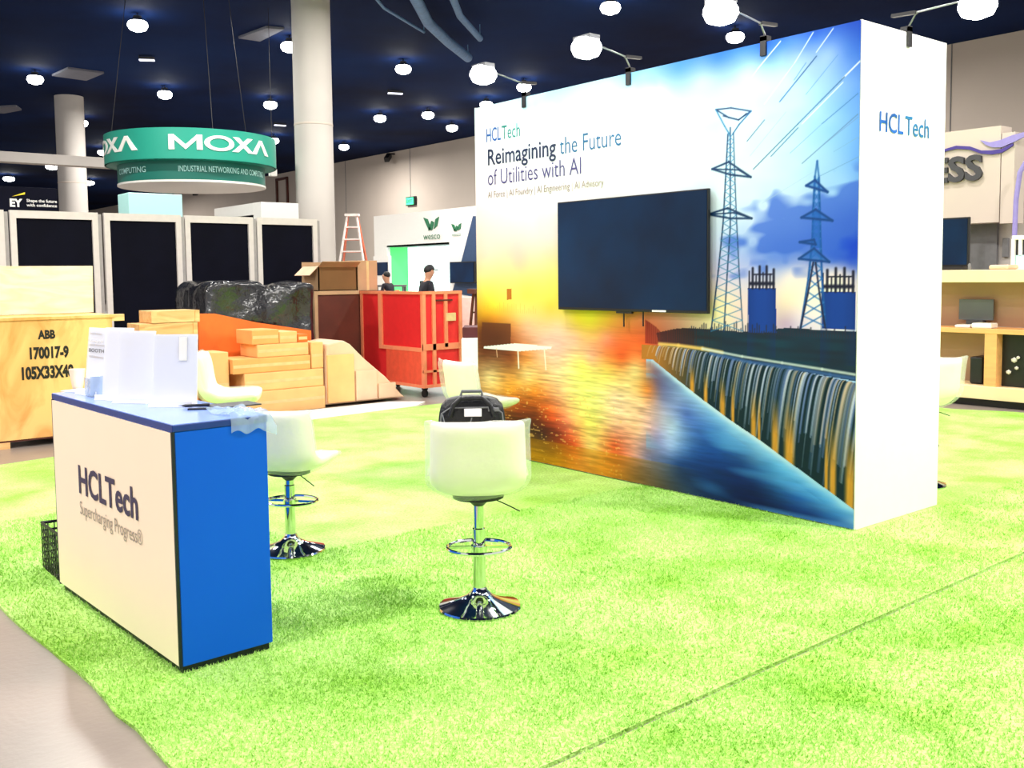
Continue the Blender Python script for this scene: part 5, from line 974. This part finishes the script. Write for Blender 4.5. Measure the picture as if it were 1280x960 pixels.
for (px0, px1), l in (((5.707, 5.525), 'flat white package lying left on the wooden shelf'), ((5.506, 5.273), 'white rolled package in front of the grey screen')):
    tag(MB().bbox(11.42, 11.6, px1, px0, 0.905, 0.94 if 'flat' in l else 0.965, 0.015).build('white_package', 'white', None), l, 'package')
y0, y1 = (5.194, 4.737)
tt = thing('dark_screen', 'black screen with pale blurred objects, low in the wooden shelving', 'screen', (11.5, (y0 + y1) / 2, 0.24)); MB().bbox(11.5, 11.56, y1, y0, 0.242, 0.845, 0.004).build('screen', 'black', tt)
for i_, (px, py, r_) in enumerate([(5.028, 0.552, 0.032), (5.087, 0.411, 0.028), (4.999, 0.463, 0.022), (4.985, 0.583, 0.02)]): MB().lathe([(0, -r_), (r_ * .9, -r_ * .4), (r_, r_ * .4), (0, r_ * 1.1)], (11.475, px, py), 12, cap=False).build('pale_object', 'aluminium', tt)
tag(MB().bbox(11.5, 11.8, 5.401, 5.552, 0.242, 0.563, 0.02).build('black_bag', 'bag_black'), 'black bag in the shelving compartment behind the white stool', 'bag')
# things on the worktop
y0, y1, z0, z1 = (6.026, 5.643, 1.581, 2.213)
t3 = thing('television', 'black television standing on the wooden worktop beside the mural wall end', 'television', (11.6, (y0 + y1) / 2, 1.585)); MB().bbox(11.6, 11.64, y1, y0 + 0.5, 1.63, z1, 0.004).build('casing', 'black', t3); MB().box(11.595, 11.6, y1 + 0.02, y0 + 0.48, 1.65, z1 - 0.02).build('screen', 'tv_glass', t3)
MB().box(11.55, 11.72, y1 + 0.05, y0 + 0.45, 1.586, 1.63).build('stand', 'black', t3)
y_, z_ = (5.579, 1.654); bo_ = thing('small_bottle', 'tiny grey bottle beside the television on the worktop', 'bottle', (11.5, y_, 1.585)); MB().lathe([(.016, 0), (.018, .01), (.018, .06), (.008, .08)], (11.5, y_, 1.585), 12).build('glass', 'mid_grey', bo_); MB().lathe([(.009, .08), (.009, .095)], (11.5, y_, 1.585), 10).build('cap', 'black', bo_)
y_ = 5.235; tag(MB().bbox(11.45, 11.8, y_ - 0.12, y_ + 0.10, 1.586, 1.64, 0.02).build('paper_stack', 'kraft_pale'), 'pale greenish stack of papers on the worktop', 'paper stack')
y0, y1, z0, z1 = (5.194, 4.962, 1.618, 1.976)
ma = thing('white_appliance', 'white framed appliance on the worktop at the right edge', 'appliance', (11.7, (y0 + y1) / 2, 1.585)); MB().bbox(11.7, 11.95, y1, y0, z1 - 0.05, z1, 0.012).build('top_housing', 'white', ma)
MB().box(11.7, 11.74, y0 - 0.035, y0, 1.586, z1 - 0.04).build('upright', 'white', ma); MB().box(11.7, 11.74, y0 - 0.11, y0 - 0.08, 1.75, z1 - 0.04).build('upright', 'white', ma); MB().box(11.7, 11.95, y1, y0, 1.586, 1.60).build('base', 'white', ma); MB().bbox(11.72, 11.95, y1, y0 - 0.04, 1.60, 1.75, 0.01).build('tank', 'mint', ma); MB().box(11.76, 11.95, y1, y0 - 0.01, 1.75, z1 - 0.05).build('dark_body', 'dark_grey', ma)
# header wall with raised letters
HX = 13.0; y0, y1, z0, z1 = (7.024, 5.937, 2.188, 3.438); y2 = 5.759
hd = thing('header_wall', 'pale header wall with dark raised letters and purple swoosh, top right', 'sign', (HX, 6, 0))
MB().box(HX, HX + 0.3, y1, y0 + 1.0, 2.20, z1).build('header_panel', 'wall_paint', hd); MB().box(HX, HX + 0.3, y2, y1 - 0.012, 2.18, z1 - 0.1).build('header_panel', 'wall_paint', hd)
MB().box(HX + 0.35, HX + 0.4, 6.118, y0 + 1.0, 0, 2.5).build('grey_wall', 'mid_grey', hd); MB().box(HX + 0.42, HX + 0.5, y2 - 1.6, y0, 0, 2.6).build('pale_wall', 'column_paint', hd)
MB().bbox(HX + 0.36, HX + 0.42, 5.977, 6.05, 1.75, 2.0, .005).build('switch_box', 'mid_grey', hd)
y0, y1, z0, z1 = (6.84, 6.154, 2.772, 3.079)
v, fs = text_mesh('ESS', 0.03); xx0, xx1 = v[:, 0].min(), v[:, 0].max(); n_ = len(v)
V2 = [(HX - 0.05, y0 - (q[0] - xx0) / (xx1 - xx0) * (y0 - y1), z0 + q[1] / CAP * (z1 - z0)) for q in v]; V3 = [(HX + 0.0, b, c) for a, b, c in V2]
eds = {}
for f_ in fs:
    for i in range(len(f_)): e = (f_[i], f_[(i + 1) % len(f_)]); k = tuple(sorted(e)); eds.setdefault(k, []).append(e)
side = [(e[0][0], e[0][1], e[0][1] + n_, e[0][0] + n_) for e in eds.values() if len(e) == 1]
MB().add(V2 + V3, [tuple(f_) for f_ in fs] + side).build('raised_letters', 'dark_grey', hd)
def ribbon(top_pts, bot_pts, m, name, x):
    n = len(top_pts); P = top_pts + bot_pts[::-1]
    A = [(x - 0.03, p[0], p[1]) for p in P]; Bq = [(x, p[0], p[1]) for p in P]; k = len(P); fs = []
    for i in range(n - 1): fs.append((i, i + 1, k - 2 - i, k - 1 - i)); fs.append((k + i, k + k - 1 - i, k + k - 2 - i, k + i + 1))
    fs += [(i, (i + 1) % k, k + (i + 1) % k, k + i) for i in range(k)]
    MB().add(A + Bq, fs).build(name, m, hd)
ribbon([(6.787, 3.173), (6.654, 3.213), (6.512, 3.24), (6.329, 3.21), (6.179, 3.142), (6.034, 3.127), (5.912, 3.135), (5.773, 3.191)], [(6.786, 3.13), (6.653, 3.181), (6.511, 3.198), (6.328, 3.168), (6.178, 3.101), (6.033, 3.076), (5.91, 3.084), (5.772, 3.16)], 'purple', 'swoosh', HX)
ribbon([(6.193, 3.278), (6.067, 3.233), (5.935, 3.249), (5.785, 3.293), (5.638, 3.316), (5.448, 3.441)], [(6.119, 3.208), (6.035, 3.168), (5.912, 3.155), (5.773, 3.201), (5.636, 3.256), (5.446, 3.342)], 'lilac', 'swoosh', HX)
# tall arch frame at the right edge
ar = thing('arch_frame', 'tall pale lilac curved frame at the right edge behind the worktop', 'frame', (12.6, 4.9, 0))
MB().tube([(12.6, 5.506, 0), (12.6, 5.558, 1.95), (12.6, 5.551, 2.443), (12.6, 5.512, 2.783), (12.6, 5.43, 2.922)], 0.03, 10).build('tube', 'lilac', ar)
